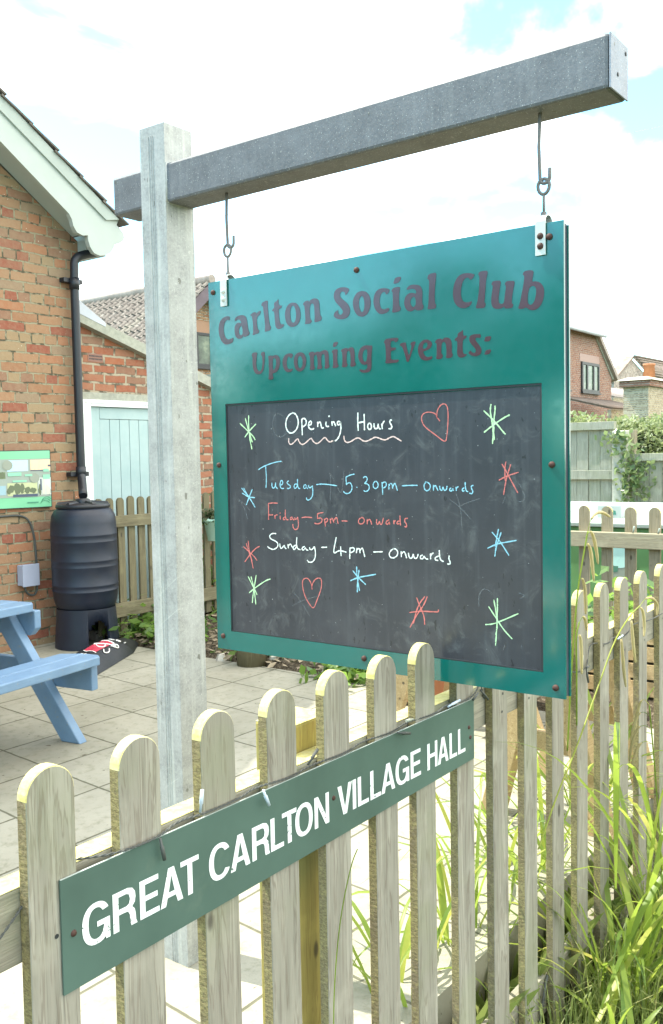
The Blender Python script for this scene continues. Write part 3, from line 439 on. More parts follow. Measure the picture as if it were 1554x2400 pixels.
def rough_stone(name, a, b, scale=14, rough=.9):
    t = mat(name); n = t.noise(t.pos, scale, 6, .7); n2 = t.noise(t.pos, scale * .18, 3); n3 = t.noise(t.pos, scale * 6, 3, .7)
    c = t.ramp(n, [(.3, a), (.7, b)]); c = t.mix(t.math('MULTIPLY', t.thr(n2, .5, .7), .4), c, [x * .6 for x in a])
    c = t.mix(t.math('MULTIPLY', t.thr(n3, .62, .7), .4), c, (.12, .12, .09))
    t.put(color=c, rough=rough, spec=.2, normal=t.bump(n3, .4, .004)); return t.m
M['concrete'] = rough_stone('concrete', (.36, .37, .31), (.50, .50, .42))
M['coping'] = rough_stone('coping_concrete', (.26, .27, .23), (.40, .40, .34), 22)
M['tile_far'] = rough_stone('roof_tile_pale', (.30, .25, .22), (.42, .37, .34), 9)
M['tile_brown'] = rough_stone('roof_tile_brown', (.20, .15, .125), (.30, .25, .21), 8)
M['tile_dark'] = rough_stone('roof_tile_dark', (.10, .09, .08), (.18, .165, .15), 18)
M['fascia'] = paintplastic('purple_brown_fascia', (.13, .10, .12), .5, .3, .1)
M['pebble'] = rough_stone('edge_stone', (.45, .42, .36), (.66, .62, .54), 30)

t = mat('slabs')
sp = t.n('ShaderNodeSeparateXYZ', {0: t.pos})
u = t.math('DIVIDE', t.math('SUBTRACT', t.math('SUBTRACT', sp.outputs[0], 2.99), t.math('MULTIPLY', t.math('SUBTRACT', sp.outputs[1], 3.5), .085)), .413)
vv = t.math('DIVIDE', t.math('SUBTRACT', sp.outputs[1], 3.635), .407)
n5 = t.noise(t.pos, 11, 3)
u = t.math('ADD', u, t.math('MULTIPLY', t.math('SUBTRACT', n5, .5), .02))
bt = t.n('ShaderNodeTexBrick', {'Vector': t.n('ShaderNodeCombineXYZ', {0: u, 1: vv, 2: 0.0}).outputs[0], 'Color1': (0, 0, 0), 'Color2': (1, 1, 1), 'Mortar': (0, 0, 0), 'Scale': 1.0, 'Mortar Size': .017, 'Mortar Smooth': .5, 'Bias': 0.0, 'Brick Width': 1.0, 'Row Height': 1.0}, offset=0.0)
n = t.noise(t.pos, 2.2, 5, .65); n2 = t.noise(t.pos, 160, 4, .75); n3 = t.noise(t.pos, 19, 4, .7)
c = t.ramp(n, [(.3, (.205, .202, .158)), (.68, (.350, .338, .275))])
c = t.mix(.4, c, t.ramp(bt.outputs['Color'], [(0, (.25, .236, .182)), (1, (.335, .316, .258))]))
c = t.mix(t.math('MULTIPLY', t.thr(n2, .55, .75), .35), c, (.22, .215, .18))
c = t.mix(t.math('MULTIPLY', t.thr(n3, .48, .70), .55), c, (.165, .165, .11))
c = t.mix(t.math('MULTIPLY', t.thr(t.noise(t.pos, 27, 2, .5), .715, .74), .8), c, (.09, .075, .05))
c = t.mix(t.math('MULTIPLY', bt.outputs['Fac'], t.math('ADD', .62, t.math('MULTIPLY', n3, .5))), c, (.085, .085, .055))
t.put(color=c, rough=.88, spec=.2, normal=t.bump(t.math('SUBTRACT', t.math('MULTIPLY', n2, .25), bt.outputs['Fac']), .5, .006)); M['slabs'] = t.m
t = mat('soil')
n = t.noise(t.pos, 45, 6, .75); n2 = t.noise(t.pos, 11, 4)
c = t.ramp(n, [(.32, (.035, .028, .02)), (.52, (.10, .08, .055)), (.66, (.26, .22, .16)), (.8, (.42, .38, .3))]); t.put(color=c, rough=.95, spec=.1, normal=t.bump(n, 1.0, .03)); M['soil'] = t.m
t = mat('turf')
n = t.noise(t.pos, 25, 6, .75); n2 = t.noise(t.pos, 2.5, 4)
c = t.ramp(n, [(.3, (.025, .035, .012)), (.55, (.06, .085, .025)), (.75, (.13, .15, .05))]); c = t.mix(t.thr(n2, .5, .7), c, (.13, .12, .06)); t.put(color=c, rough=.95, spec=.1, normal=t.bump(n, 1.0, .05)); M['turf'] = t.m

def leaf(name, a, b, transl=.5, rough=.45, yellow=None):
    m = bpy.data.materials.new(name); m.use_nodes = True; t = NT(m.node_tree); t.nodes.clear()
    out = t.n('ShaderNodeOutputMaterial'); pos = t.n('ShaderNodeNewGeometry')
    isl = pos.outputs['Random Per Island']
    n = t.noise(pos.outputs['Position'], 14, 3)
    f = t.math('ADD', t.math('MULTIPLY', isl, .65), t.math('MULTIPLY', n, .35))
    c = t.ramp(f, [(.15, a), (.8, b)] if yellow is None else [(.1, a), (.62, b), (.9, yellow)])
    d = t.n('ShaderNodeBsdfPrincipled', {'Base Color': c, 'Roughness': rough, 'Specular IOR Level': .4})
    tr = t.n('ShaderNodeBsdfTranslucent', {'Color': t.mix(.6, c, [min(1, x * 2.2) for x in b])})
    mx = t.n('ShaderNodeMixShader', {0: transl, 1: d.outputs[0], 2: tr.outputs[0]})
    t.links.new(mx.outputs[0], out.inputs[0]); return m
M['sedge'] = leaf('sedge_leaf', (.05, .12, .025), (.22, .29, .045), .5, .4, (.50, .46, .11))
M['grass'] = leaf('grass_blade', (.075, .115, .035), (.19, .235, .065), .45, .5, (.40, .36, .17))
M['spike'] = leaf('sedge_spike', (.30, .24, .12), (.52, .44, .24), .25, .7)
M['hedge'] = leaf('hedge_leaf', (.06, .09, .03), (.20, .24, .10), .35, .4, (.50, .50, .34))
M['weed'] = leaf('weed_leaf', (.05, .11, .03), (.16, .26, .05), .45, .4)
M['ivy'] = leaf('ivy_leaf', (.05, .10, .03), (.22, .28, .12), .3, .3)
M['tree'] = leaf('tree_leaf', (.018, .035, .012), (.045, .075, .02), .3, .55)
M['bark'] = rough_stone('bark', (.10, .08, .06), (.2, .17, .13), 20)
M['litter'] = leaf('leaf_litter', (.10, .075, .045), (.34, .28, .19), .15, .8)

t = mat('window_glass')
n = t.noise(t.pos, 2.6, 5, .65)
t.put(color=t.ramp(n, [(.35, (.03, .045, .035)), (.6, (.10, .14, .10)), (.75, (.22, .26, .18))]), rough=.15, spec=.35); M['glass'] = t.m  # green reflections on the panes are put into the base colour
t = mat('blue_paint')
n = t.noise(t.pos, 9, 4, .6); f = t.noise(t.vscale(t.obj, (5, 190, 190)), 1, 3, .6)
c = t.ramp(n, [(.3, (.125, .21, .325)), (.7, (.16, .26, .385))]); c = t.mix(t.math('MULTIPLY', t.thr(f, .5, .75), .25), c, (.08, .14, .24))
c = t.mix(t.math('MULTIPLY', t.thr(t.noise(t.pos, 46, 4, .7), .61, .68), .65), c, (.24, .24, .21))
t.put(color=c, rough=.48, spec=.4, normal=t.bump(f, .18, .002)); M['blue'] = t.m
t = mat('door_paint')
n = t.noise(t.pos, 5, 4, .6); n2 = t.noise(t.vscale(t.pos, (70, 70, 5)), 1, 4, .65)
szz = t.n('ShaderNodeSeparateXYZ', {0: t.pos}).outputs[2]
low = t.math('SUBTRACT', 1.0, t.thr(szz, -1.3, -.2))
c = t.ramp(n, [(.3, (.30, .415, .425)), (.7, (.36, .47, .475))])
peel = t.math('MULTIPLY', t.thr(n2, .60, .68), t.math('ADD', .12, t.math('MULTIPLY', low, .8)))
c = t.mix(peel, c, (.40, .42, .38)); t.put(color=c, rough=.5, spec=.35, normal=t.bump(n2, .15, .003)); M['door'] = t.m
t = mat('pantile')
n = t.noise(t.pos, 6, 5, .7); n2 = t.noise(t.pos, 1.1, 3)
c = t.ramp(n, [(.3, (.115, .098, .088)), (.55, (.19, .168, .148)), (.75, (.29, .27, .245))]); c = t.mix(t.math('MULTIPLY', t.thr(n2, .5, .7), .3), c, (.34, .33, .26))
t.put(color=c, rough=.9, spec=.2); M['pantile'] = t.m
# ------------------------------------------------------------------ ground
def grid_sheet(name, x0, x1, y0, y1, z, m, nx=1, ny=1, amp=0.0, fr=1.0):
    b = MB(); vs = []
    for j in range(ny + 1):
        for i in range(nx + 1):
            x = x0 + (x1 - x0) * i / nx; y = y0 + (y1 - y0) * j / ny
            dz = amp * mnoise.noise((x * fr, y * fr, 3.3)) if amp else 0
            vs.append((x, y, z + dz))
    b.add(vs, [(j * (nx + 1) + i, j * (nx + 1) + i + 1, (j + 1) * (nx + 1) + i + 1, (j + 1) * (nx + 1) + i) for j in range(ny) for i in range(nx)], 0, amp > 0)
    return struct(b.build(name, m))
grid_sheet('ground', -400, 600, -400, 600, GV - .02, M['turf'])
grid_sheet('verge', -3, 12, -2.5, 1.16, GV + .01, M['turf'], 120, 40, .03, 2.0)
pb = MB(); pb.box(-6, 4.72, 1.22, 6.155, GV - .01, G); struct(pb.build('patio', M['slabs']))
# soil border between the patio and the far fences
sb = MB(); nx, ny = 60, 60; vs = []
for j in range(ny + 1):
    for i in range(nx + 1):
        x = 4.72 + 1.9 * i / nx; y = 1.3 + 4.85 * j / ny
        vs.append((x, y, G - .012 + .045 * mnoise.noise((x * 5, y * 5, 0)) + .03 * mnoise.noise((x * 15, y * 15, 2)) + (.03 if i > 1 else 0)))
sb.add(vs, [(j * (nx + 1) + i, j * (nx + 1) + i + 1, (j + 1) * (nx + 1) + i + 1, (j + 1) * (nx + 1) + i) for j in range(ny) for i in range(nx)], 0, True)
struct(sb.build('soil_bed', M['soil']))
lb = MB(); rr = random.Random(4)
for k in range(1400):     # dead leaves and chippings on the soil
    x = rr.uniform(4.66, 6.2); y = rr.uniform(3.0, 6.1); a = rr.uniform(0, 6.28); s = rr.uniform(.012, .04)
    c = Vector((x, y, G + .03 + rr.uniform(0, .035))); u = Vector((math.cos(a), math.sin(a), rr.uniform(-.5, .5))) * s; v = Vector((-math.sin(a), math.cos(a), rr.uniform(-.5, .5))) * s * .6
    lb.add([c - u, c + v, c + u, c - v], [(0, 1, 2, 3)])
o = lb.build('leaf_litter', M['litter']); tag(o, 'dead leaves and bark scraps lying on the soil border', 'leaf litter', kind='stuff')
grid_sheet('garden_ground', 4.72, 60, 6.16, 60, G - .03, M['turf'])
grid_sheet('side_yard', 6.62, 10.45, 1.17, 6.15, G - .02, M['slabs'])

# ------------------------------------------------------------------ sign post
sp_ = thing('sign_post', (1.81, 1.91, G), 'tall square galvanised steel post with a long horizontal arm', 'sign post')
b = MB().box(1.760, 1.862, 1.861, 1.957, G, .896)
for yy in (1.905, 1.912, 1.921):
    b.box(1.7588, 1.7604, yy, yy + .0022, G, .87)
b.build('post', M['galv'], sp_, .006)
b = MB().box(1.763, 1.859, .655, 2.076, .686, .790)
bm_ = b.build('beam', M['galv_dark'], sp_, .007)
b = MB(); b.box(1.7638, 1.8582, .651, .6545, .6868, .7892)
b.build('end_cap', M['galv_cap'], sp_, .001)
b = MB()
for (x, z) in ((1.843, .773), (1.800, .721)):
    b.lathe([(.0, -.0012), (.0042, -.0012), (.0042, .003)], (x, .651, z), 10, axis='y')
b.build('screw', M['darkframe'], bpy.data.objects['end_cap'])
b = MB(); rc = [(1.764, .688), (1.858, .688), (1.858, .789), (1.764, .789), (1.764, .688)]
b.tube([(x, 1.8605, z) for x, z in rc], .0035, 6)
b.build('weld', M['galv'], sp_)
XB = 1.803
def hook(y):
    p = [(XB, y, .69), (XB, y + .003, .62), (XB, y + .001, .562)]
    p += [(XB, y - .0095 + .0105 * math.cos(a), .556 - .0105 * math.sin(a)) for a in [k * math.pi / 8 for k in range(9)]]
    p.append((XB, y - .0205, .574))
    return MB().tube(p, .0038, 8)
for y in (1.680, .812):
    hook(y).build('hook', M['hook'], sp_)

# ------------------------------------------------------------------ hanging sign
hs = thing('hanging_sign', (1.80, 1.245, -.507), 'green hanging social club sign with a chalkboard of opening hours', 'sign')
ya, yb, za, zb = .757, 1.742, -.507, .4625
ca, cb, cza, czb = .806, 1.692, -.457, .143
b = MB(); XF = 1.790
outer = [(ya, za), (yb, za), (yb, zb), (ya, zb)]; inner = [(ca, cza), (cb, cza), (cb, czb), (ca, czb)]
b.fill([outer, inner], lambda u, v: (XF, u, v))
b.fill([outer], lambda u, v: (XF + .005, u, v))
for lp in (outer, inner):
    n = 4
    b.add([(XF, *p) for p in lp] + [(XF + .005, *p) for p in lp], [(i, (i + 1) % n, (i + 1) % n + n, i + n) for i in range(n)])
b.build('panel', M['panel'], hs)
b = MB().box(XF + .0052, XF + .022, ya + .003, yb - .003, za + .004, zb - .004)
b.build('core', M['panel_edge'], hs)
b = MB().box(XF + .0222, XF + .027, ya - .001, yb, za + .002, zb - .006)
b.build('back_panel', M['panel'], hs)
b = MB().box(XF + .0035, XF + .0050, ca + .004, cb - .003, cza + .003, czb - .006)
cbo = b.build('chalkboard', M['chalkboard'], hs)
b = MB(); w_ = .005  # dark strips draw the shadow line around the chalkboard recess
for (p0, p1, q0, q1) in ((ca, cb, czb - w_, czb), (ca, cb, cza, cza + w_ * .7), (ca, ca + w_, cza + w_ * .7, czb - w_), (cb - w_ * .7, cb, cza + w_ * .7, czb - w_)):
    b.box(XF + .0012, XF + .0034, p0 + .0004, p1 - .0004, q0 + .0004, q1 - .0004)
b.build('chalkboard_edging', M['darkframe'], hs)
for w0, w1, txt in ((0, 7, 'Carlton'), (7, 14, 'Social'), (14, 18, 'Club'), (18, 27, 'Upcoming'), (27, 35, 'Events:')):
    lt = MB()
    for loops in LETTERS[w0:w1]:
        L2 = [smooth([(u * 1e-4, v * 1e-4) for u, v in l], 1, True) for l in loops]
        lt.fill(L2, lambda u, v: (XF - .0007, u, v))
    o = lt.build('lettering', M['lettering'], hs); o['label'] = 'engraved word ' + txt

def ribbon2d(b, pts, wid, X):
    P = smooth(pts, 2); P = [Vector((p[0], p[1])) for p in P]; L = []; Rr = []
    ph = rr.uniform(0, 9)
    for i, p in enumerate(P):
        d = P[min(i + 1, len(P) - 1)] - P[max(i - 1, 0)]
        if d.length < 1e-7: d = Vector((1, 0))
        d.normalize(); nrm = Vector((-d.y, d.x)); wv = wid * .5 * (1 + .22 * math.sin(i * 1.7 + ph) + .12 * math.sin(i * 3.9))
        if i in (0, len(P) - 1): wv *= .6
        L.append(p + nrm * wv); Rr.append(p - nrm * wv)
    n = len(P)
    b.add([(X, q.x, q.y) for q in L] + [(X, q.x, q.y) for q in Rr], [(i, i + 1, i + 1 + n, i + n) for i in range(n - 1)])
NM = {'star': 'chalk_star', 'heart': 'chalk_heart', 'smear': 'chalk_smear', 'underline': 'chalk_underline', 'heading_writing': 'chalk_writing', 'tuesday_writing': 'chalk_writing', 'friday_writing': 'chalk_writing', 'sunday_writing': 'chalk_writing'}
CN = {'G': 'pale green', 'W': 'white', 'B': 'blue', 'R': 'red', 'P': 'pink', 'F': 'faint grey'}
kx = 0
for name, col, wid, strokes in CHALK:
    groups = []
    if name in ('star', 'heart'):
        groups = [strokes]
    else:                                   # one object per word or mark
        for st in sorted(strokes, key=lambda q: -max(p[0] for p in q)):
            lo, hi = min(p[0] for p in st), max(p[0] for p in st)
            for g in groups:
                if lo < g[1] + 110 and hi > g[0] - 110 and (name != 'smear' or min(abs(p[1] - q[1]) for p in st for s2 in g[2] for q in s2) < 150):
                    g[0] = min(lo, g[0]); g[1] = max(hi, g[1]); g[2].append(st); break
            else:
                groups.append([lo, hi, [st]])
        groups = [g[2] for g in groups]
    for gset in groups:
        b = MB()
        for st in gset:
            kx += 1
            ribbon2d(b, [(u * 1e-4, v * 1e-4) for u, v in st], wid * .74e-4, XF + .0033 - .00012 - (kx % 11) * .00002)
        o = b.build(NM[name], CH[col], cbo)
        o['label'] = {'star': CN[col] + ' chalk star', 'heart': 'red chalk heart', 'smear': 'faint half rubbed out chalk mark', 'underline': 'pink wavy chalk underline',
                      'heading_writing': 'white chalk of the heading Opening Hours', 'tuesday_writing': 'blue chalk of the line Tuesday 5.30pm onwards', 'friday_writing': 'red chalk of the line Friday 5pm onwards', 'sunday_writing': 'white chalk of the line Sunday 4pm onwards'}[name]
# bolts
for (y, z) in BOLTS:
    b = MB().lathe([(.0, -.006), (.004, -.0055), (.0065, -.003), (.0068, .001)], (XF - .0005, y, z), 14, axis='x')
    b.build('bolt', M['rust'], hs)
# strap hangers with their eye bolts
for (y, zt, zbm) in ((1.684, .474, .395), (.805, .478, .399)):
    prof = [(XF - .003, zbm)] + [(XF - .003, zt - .012)]
    for k in range(0, 9):
        a = math.pi - k / 8 * math.pi
        prof.append((XF + .0135 + .0165 * math.cos(a), zt - .012 + .014 * math.sin(a)))
    prof.append((XF + .030, zbm))
    b = MB(); n = len(prof); th = .0022
    out_ = []
    for i, (x, z) in enumerate(prof):
        d = Vector((prof[min(i + 1, n - 1)][0] - prof[max(i - 1, 0)][0], prof[min(i + 1, n - 1)][1] - prof[max(i - 1, 0)][1])).normalized()
        out_.append((x - d.y * th, z + d.x * th))
    poly = prof + out_[::-1]
    for i in range(n - 1):
        for yy0, yy1 in ((y - .011, y + .011),):
            q = [prof[i], prof[i + 1], out_[i + 1], out_[i]]
            b.add([(x, yy0, z) for x, z in q] + [(x, yy1, z) for x, z in q], [(0, 1, 2, 3), (7, 6, 5, 4), (0, 1, 5, 4), (2, 3, 7, 6), (1, 2, 6, 5), (0, 3, 7, 4)])
    st = b.build('strap', M['zinc'], hs)
    for dz in (.030, .010):
        bb = MB().lathe([(.0, -.0045), (.0045, -.004), (.0068, -.001), (.0068, .0008)], (XF - .0052, y, zbm + dz + .008), 12, axis='x')
        bb.build('strap_screw', M['rust'] if y < 1 else M['zinc'], st)
    b = MB(); yc = y - .002 if y > 1 else y
    ring = []
    for k in range(17):
        a = 2 * math.pi * k / 16
        ring.append((XB, yc + .0125 * math.sin(a), .541 + .0150 * math.cos(a) * (1.15 if math.cos(a) < 0 else .9)))
    b.tube(ring, .0036, 8); b.tube([(XB, yc, .524), (XB, yc, zt + .004)], .0030, 8); b.lathe([(.0, .012), (.006, .012), (.006, 0), (0, 0)], (XB, yc, zt - .002), 6)
    b.build('eye_bolt', M['hook'], hs)

# ------------------------------------------------------------------ front picket fence
fa = thing('picket_fence', (1.8, 1.06, GV), 'long weathered grey green round topped picket fence carrying the hall nameplate', 'fence')
PW = .079
def picket_outline(wid, zt, zb_):
    r = wid / 2; pts = [(-r, zb_), (r, zb_), (r, zt - r)]
    for k in range(1, 14):
        a = k / 14 * math.pi
        pts.append((r * math.cos(a), zt - r + r * math.sin(a)))
    pts.append((-r, zt - r)); return pts
def picket_mesh(wid, th, zt, zb_, axis, mats, nm='picket', screws=()):
    b = MB(); ol = picket_outline(wid, zt, zb_); n = len(ol)
    fn = (lambda u, v, w: (u, w, v)) if axis == 'x' else (lambda u, v, w: (w, u, v))
    vs = [fn(u, v, 0) for u, v in ol] + [fn(u, v, th) for u, v in ol]
    b.add(vs, [list(range(n)), [i + n for i in range(n)][::-1]], 0)
    for i in range(n):
        j = (i + 1) % n
        top = 2 <= i <= n - 2
        b.add([fn(*ol[i], 0), fn(*ol[j], 0), fn(*ol[j], th), fn(*ol[i], th)], [(0, 1, 2, 3)], 2 if top else 1, False)
    for (u, v) in screws:
        b.add([fn(u + .0035 * math.cos(a), v + .0035 * math.sin(a), -.0006) for a in [k * math.pi / 4 for k in range(8)]], [list(range(8))], 3)
    return b
PA = [.434, .594, .754, .910, 1.072, 1.234, 1.399, 1.565, 1.722, 1.900, 2.075, 2.255, 2.431, 2.612, 2.786, 2.962, 3.147, 3.355, 3.53, 3.70, 3.88]
src = None
for i, x in enumerate(PA):
    zt = -.4075 + R_.uniform(-.002, .002)
    b = picket_mesh(PW + R_.uniform(-.002, .002), .021, zt, -1.635 + R_.uniform(-.01, .01), 'x', None, screws=((R_.uniform(-.015, .015), -.600), (R_.uniform(-.015, .015), -.645), (R_.uniform(-.02, .02), -1.52)))
    o = b.build('picket', [M['picket'], M['lichen'], M['lichen_top'], M['darkframe']], fa, 0, True)
    o.location = (x - 1.8, 1.05 - 1.06, 0 - GV); o.rotation_euler = (0, R_.uniform(-.004, .008), 0)
    bv = o.modifiers.new('bevel', 'BEVEL'); bv.width = .0012; bv.segments = 1; bv.limit_method = 'ANGLE'
b = MB().box(-.6, 6.66, 1.0725, 1.116, -.672, -.568); ra = b.build('rail', [M['rail']], fa, .003)
b = MB().box(-.6, 6.66, 1.0725, 1.116, -1.585, -1.475); b.build('rail', [M['rail']], fa, .003)
b = MB().box(-.6, 6.66, 1.073, 1.1155, -.5676, -.5664); b.build('lichen_crust', [M['lichen_top']], fa)
for x in (1.3975, 4.15, 6.0):
    b = MB().box(x - .062, x + .062, 1.118, 1.205, GV - .1, -.513); b.build('post', [M['post_wood']], fa, .004)
    b = MB().box(x - .061, x + .061, 1.119, 1.204, -.5134, -.5118); b.build('lichen_cap', [M['lichen_top']], fa)

# ------------------------------------------------------------------ hall nameplate
npl = thing('nameplate', (1.34, 1.046, -.65), 'long dark green hall nameplate with white capitals screwed across the pickets', 'sign')
b = MB(); yp, yq = 1.0455, 1.0485
q = [(.757, -.7305), (1.930, -.7205), (1.930, -.5775), (.757, -.5690)]
NX_ = 24
def plz(x, k):
    f = (x - .757) / 1.173
    return (q[0][1] + (q[1][1] - q[0][1]) * f) if k == 0 else (q[3][1] + (q[2][1] - q[3][1]) * f)
b.hexa([(q[0][0], yp, q[0][1]), (q[1][0], yp, q[1][1]), (q[1][0], yq, q[1][1]), (q[0][0], yq, q[0][1]), (q[3][0], yp, q[3][1]), (q[2][0], yp, q[2][1]), (q[2][0], yq, q[2][1]), (q[3][0], yq, q[3][1])])
pl = b.build('plate', M['plate'], npl)
b = MB(); b.hexa([(.758, yp + .0002, -.5692), (1.929, yp + .0002, -.5777), (1.929, yq - .0002, -.5777), (.758, yq - .0002, -.5692), (.758, yp + .0002, -.5683), (1.929, yp + .0002, -.5768), (1.929, yq - .0002, -.5768), (.758, yq - .0002, -.5683)])
b.build('bare_edge', M['white'], npl)  # pale strip along the top edge of the plate
def arc(cx, cy, rx, ry, a0, a1, n=14, k=2.3):
    P = []
    for i in range(n + 1):
        a = rad(a0 + (a1 - a0) * i / n); c, q = math.cos(a), math.sin(a)
        P.append((cx + rx * math.copysign(abs(c) ** (2 / k), c), cy + ry * math.copysign(abs(q) ** (2 / k), q)))
    return P
S_ = .165
GL = {
 'I': (S_, [[(0, 0), (S_, 0), (S_, 1), (0, 1)]]),
 'L': (.54, [[(0, 0), (.54, 0), (.54, .14), (S_, .14), (S_, 1), (0, 1)]]),
 'H': (.68, [[(0, 0), (S_, 0), (S_, .43), (.68 - S_, .43), (.68 - S_, 0), (.68, 0), (.68, 1), (.68 - S_, 1), (.68 - S_, .575), (S_, .575), (S_, 1), (0, 1)]]),
 'T': (.62, [[(.31 - S_ / 2, 0), (.31 + S_ / 2, 0), (.31 + S_ / 2, .86), (.62, .86), (.62, 1), (0, 1), (0, .86), (.31 - S_ / 2, .86)]]),
 'E': (.60, [[(0, 0), (.60, 0), (.60, .14), (S_, .14), (S_, .43), (.55, .43), (.55, .57), (S_, .57), (S_, .86), (.585, .86), (.585, 1), (0, 1)]]),
 'N': (.68, [[(0, 0), (S_ * .95, 0), (S_ * .95, .70), (.51, 0), (.68, 0), (.68, 1), (.68 - S_ * .95, 1), (.68 - S_ * .95, .30), (.17, 1), (0, 1)]]),
 'V': (.68, [[(.255, 0), (.425, 0), (.68, 1), (.505, 1), (.34, .22), (.175, 1), (0, 1)]]),
 'A': (.74, [[(0, 0), (.175, 0), (.235, .21), (.505, .21), (.565, 0), (.74, 0), (.465, 1), (.275, 1)], [(.272, .345), (.37, .79), (.468, .345)]]),
 'O': (.78, [arc(.39, .5, .39, .52, 0, 345, 28), arc(.39, .5, .22, .385, 0, 345, 28)]),
 'C': (.74, [arc(.39, .5, .39, .52, 30, 330, 26) + arc(.39, .5, .22, .385, 322, 38, 22)]),
 'G': (.77, [arc(.39, .5, .39, .52, 30, 308, 24) + [(.625, .085), (.645, 0), (.765, 0), (.765, .53), (.41, .53), (.41, .395), (.605, .395)] + arc(.39, .5, .22, .385, 318, 38, 22)]),
 'R': (.71, [[(0, 0), (S_, 0), (S_, .405), (.34, .405), (.44, .385), (.485, .30), (.495, .12), (.52, 0), (.705, 0), (.668, .10), (.655, .30), (.63, .40), (.56, .475), (.645, .57), (.67, .70), (.655, .84), (.58, .95), (.44, 1), (0, 1)], [(S_, .545), (S_, .86), (.40, .86), (.475, .82), (.50, .705), (.475, .59), (.40, .545)]]),
}
for txt, x0, x1 in (('GREAT', .790, 1.0175), ('CARLTON', 1.040, 1.3595), ('VILLAGE', 1.387, 1.6885), ('HALL', 1.7155, 1.886)):
    tot = sum(GL[c_][0] for c_ in txt); gaps = [(-.06 if p in ('AT', 'LT', 'TO') else (.03 if p in ('VI', 'LA', 'CA', 'EA', 'RL', 'HA', 'AG') else .085)) for p in zip(txt, txt[1:]) for p in [''.join(p)]]
    kx_ = (x1 - x0) / (tot + sum(gaps)); px_ = 0; b = MB()
    for i, c_ in enumerate(txt):
        def fn(u, v, o_=px_):
            x = x0 + (o_ + u) * kx_; f = (x - .79) / 1.096
            zb0 = -.6805 - .0110 * f; zt0 = -.6225 - .0105 * f
            return (x, yp - .0007, zb0 + v * (zt0 - zb0))
        b.fill(GL[c_][1], fn)
        px_ += GL[c_][0] + (gaps[i] if i < len(gaps) else 0)
    o = b.build('lettering', M['plate_letters'], npl); o['label'] = 'white capitals ' + txt
for x, z in ((.776, -.650), (1.375, -.645), (1.905, -.640), (1.911, -.665)):
    b = MB().lathe([(.0, -.0025), (.004, -.002), (.0052, .0005)], (x, yp, z), 10, axis='y'); b.build('screw', M['rust'], npl)

# ------------------------------------------------------------------ fairy lights wound along the fence
fl = thing('fairy_light_string', (1.8, 1.05, -.57), 'string of dark twisted cable with little bulb casings along the fence rail', 'fairy lights')
base = [(.30, 1.062, -.80), (.55, 1.060, -.70), (.66, 1.062, -.628), (.708, 1.064, -.592), (.74, 1.078, -.575), (.80, 1.080, -.563), (.83, 1.052, -.5625), (.87, 1.043, -.566), (.935, 1.041, -.567), (.98, 1.052, -.5605), (1.03, 1.046, -.5645), (1.12, 1.046, -.566), (1.16, 1.055, -.5625), (1.25, 1.044, -.569), (1.31, 1.052, -.565), (1.42, 1.044, -.570), (1.48, 1.056, -.565), (1.58, 1.044, -.571), (1.64, 1.056, -.566), (1.75, 1.045, -.573), (1.82, 1.055, -.567), (1.90, 1.043, -.574), (1.945, 1.040, -.556), (1.985, 1.060, -.520), (2.02, 1.068, -.60), (2.06, 1.082, -.61), (2.30, 1.066, -.60), (2.52, 1.064, -.63), (2.56, 1.040, -.640), (2.62, 1.040, -.632), (2.68, 1.062, -.60), (2.72, 1.066, -.58), (2.80, 1.042, -.60), (2.88, 1.062, -.59), (2.96, 1.042, -.60), (3.06, 1.062, -.575), (3.2, 1.042, -.585), (3.5, 1.06, -.58)]
sm = smooth(base, 2)
dense = []
for a, c in zip(sm[:-1], sm[1:]):
    A_, B_ = Vector(a), Vector(c); n = max(1, int((B_ - A_).length / .004))
    dense += [A_.lerp(B_, k / n) for k in range(n)]
b = MB()
for ph in (0, math.pi):
    pth = []
    for i, p in enumerate(dense):
        a = i * .004 / .018 * 2 * math.pi + ph
        pth.append((p.x, p.y + .0012 * math.sin(a), p.z + .0012 * math.cos(a)))
    b.tube(pth, .0011, 5)
b.build('cable', M['cable'], fl)
for i, (x, y, z, dx, dz, dk) in enumerate([(.932, 1.038, -.568, .006, -.035, 0), (1.025, 1.046, -.560, .004, .036, 1), (1.165, 1.036, -.564, .012, -.030, 1), (1.30, 1.046, -.560, .028, .022, 0), (1.585, 1.036, -.571, .045, -.012, 0), (1.66, 1.045, -.562, -.03, .004, 2), (1.80, 1.040, -.566, .05, .004, 1), (1.945, 1.036, -.558, .035, -.030, 0), (1.935, 1.036, -.563, -.03, -.010, 0), (2.60, 1.036, -.634, .012, -.045, 0), (2.625, 1.036, -.632, -.03, .0, 0), (2.86, 1.036, -.592, .04, .006, 1), (2.56, 1.036, -.640, .01, .05, 2)]):
    b = MB(); d = Vector((dx, -.002, dz)); p = Vector((x, y, z))
    b.tube([p, p + d * .35, p + d * .4, p + d], [.0022, .0022, .0034, .0030], 7)
    b.build('bulb', [M['cable'], M['cable_pale'], M['bulb']][0 if dk == 0 else (2 if dk == 1 else 1)], fl)
# second cable low on the fence
b = MB(); b.tube(smooth([(2.10, 1.045, -1.62), (2.2, 1.044, -1.60), (2.27, 1.045, -1.585), (2.335, 1.06, -1.54), (2.37, 1.066, -1.49), (2.40, 1.07, -1.47), (2.5, 1.066, -1.49)], 3), .004, 7)
o = b.build('garden_cable', M['cable']); tag(o, 'thick dark cable looped over the low rail near the grass', 'cable')
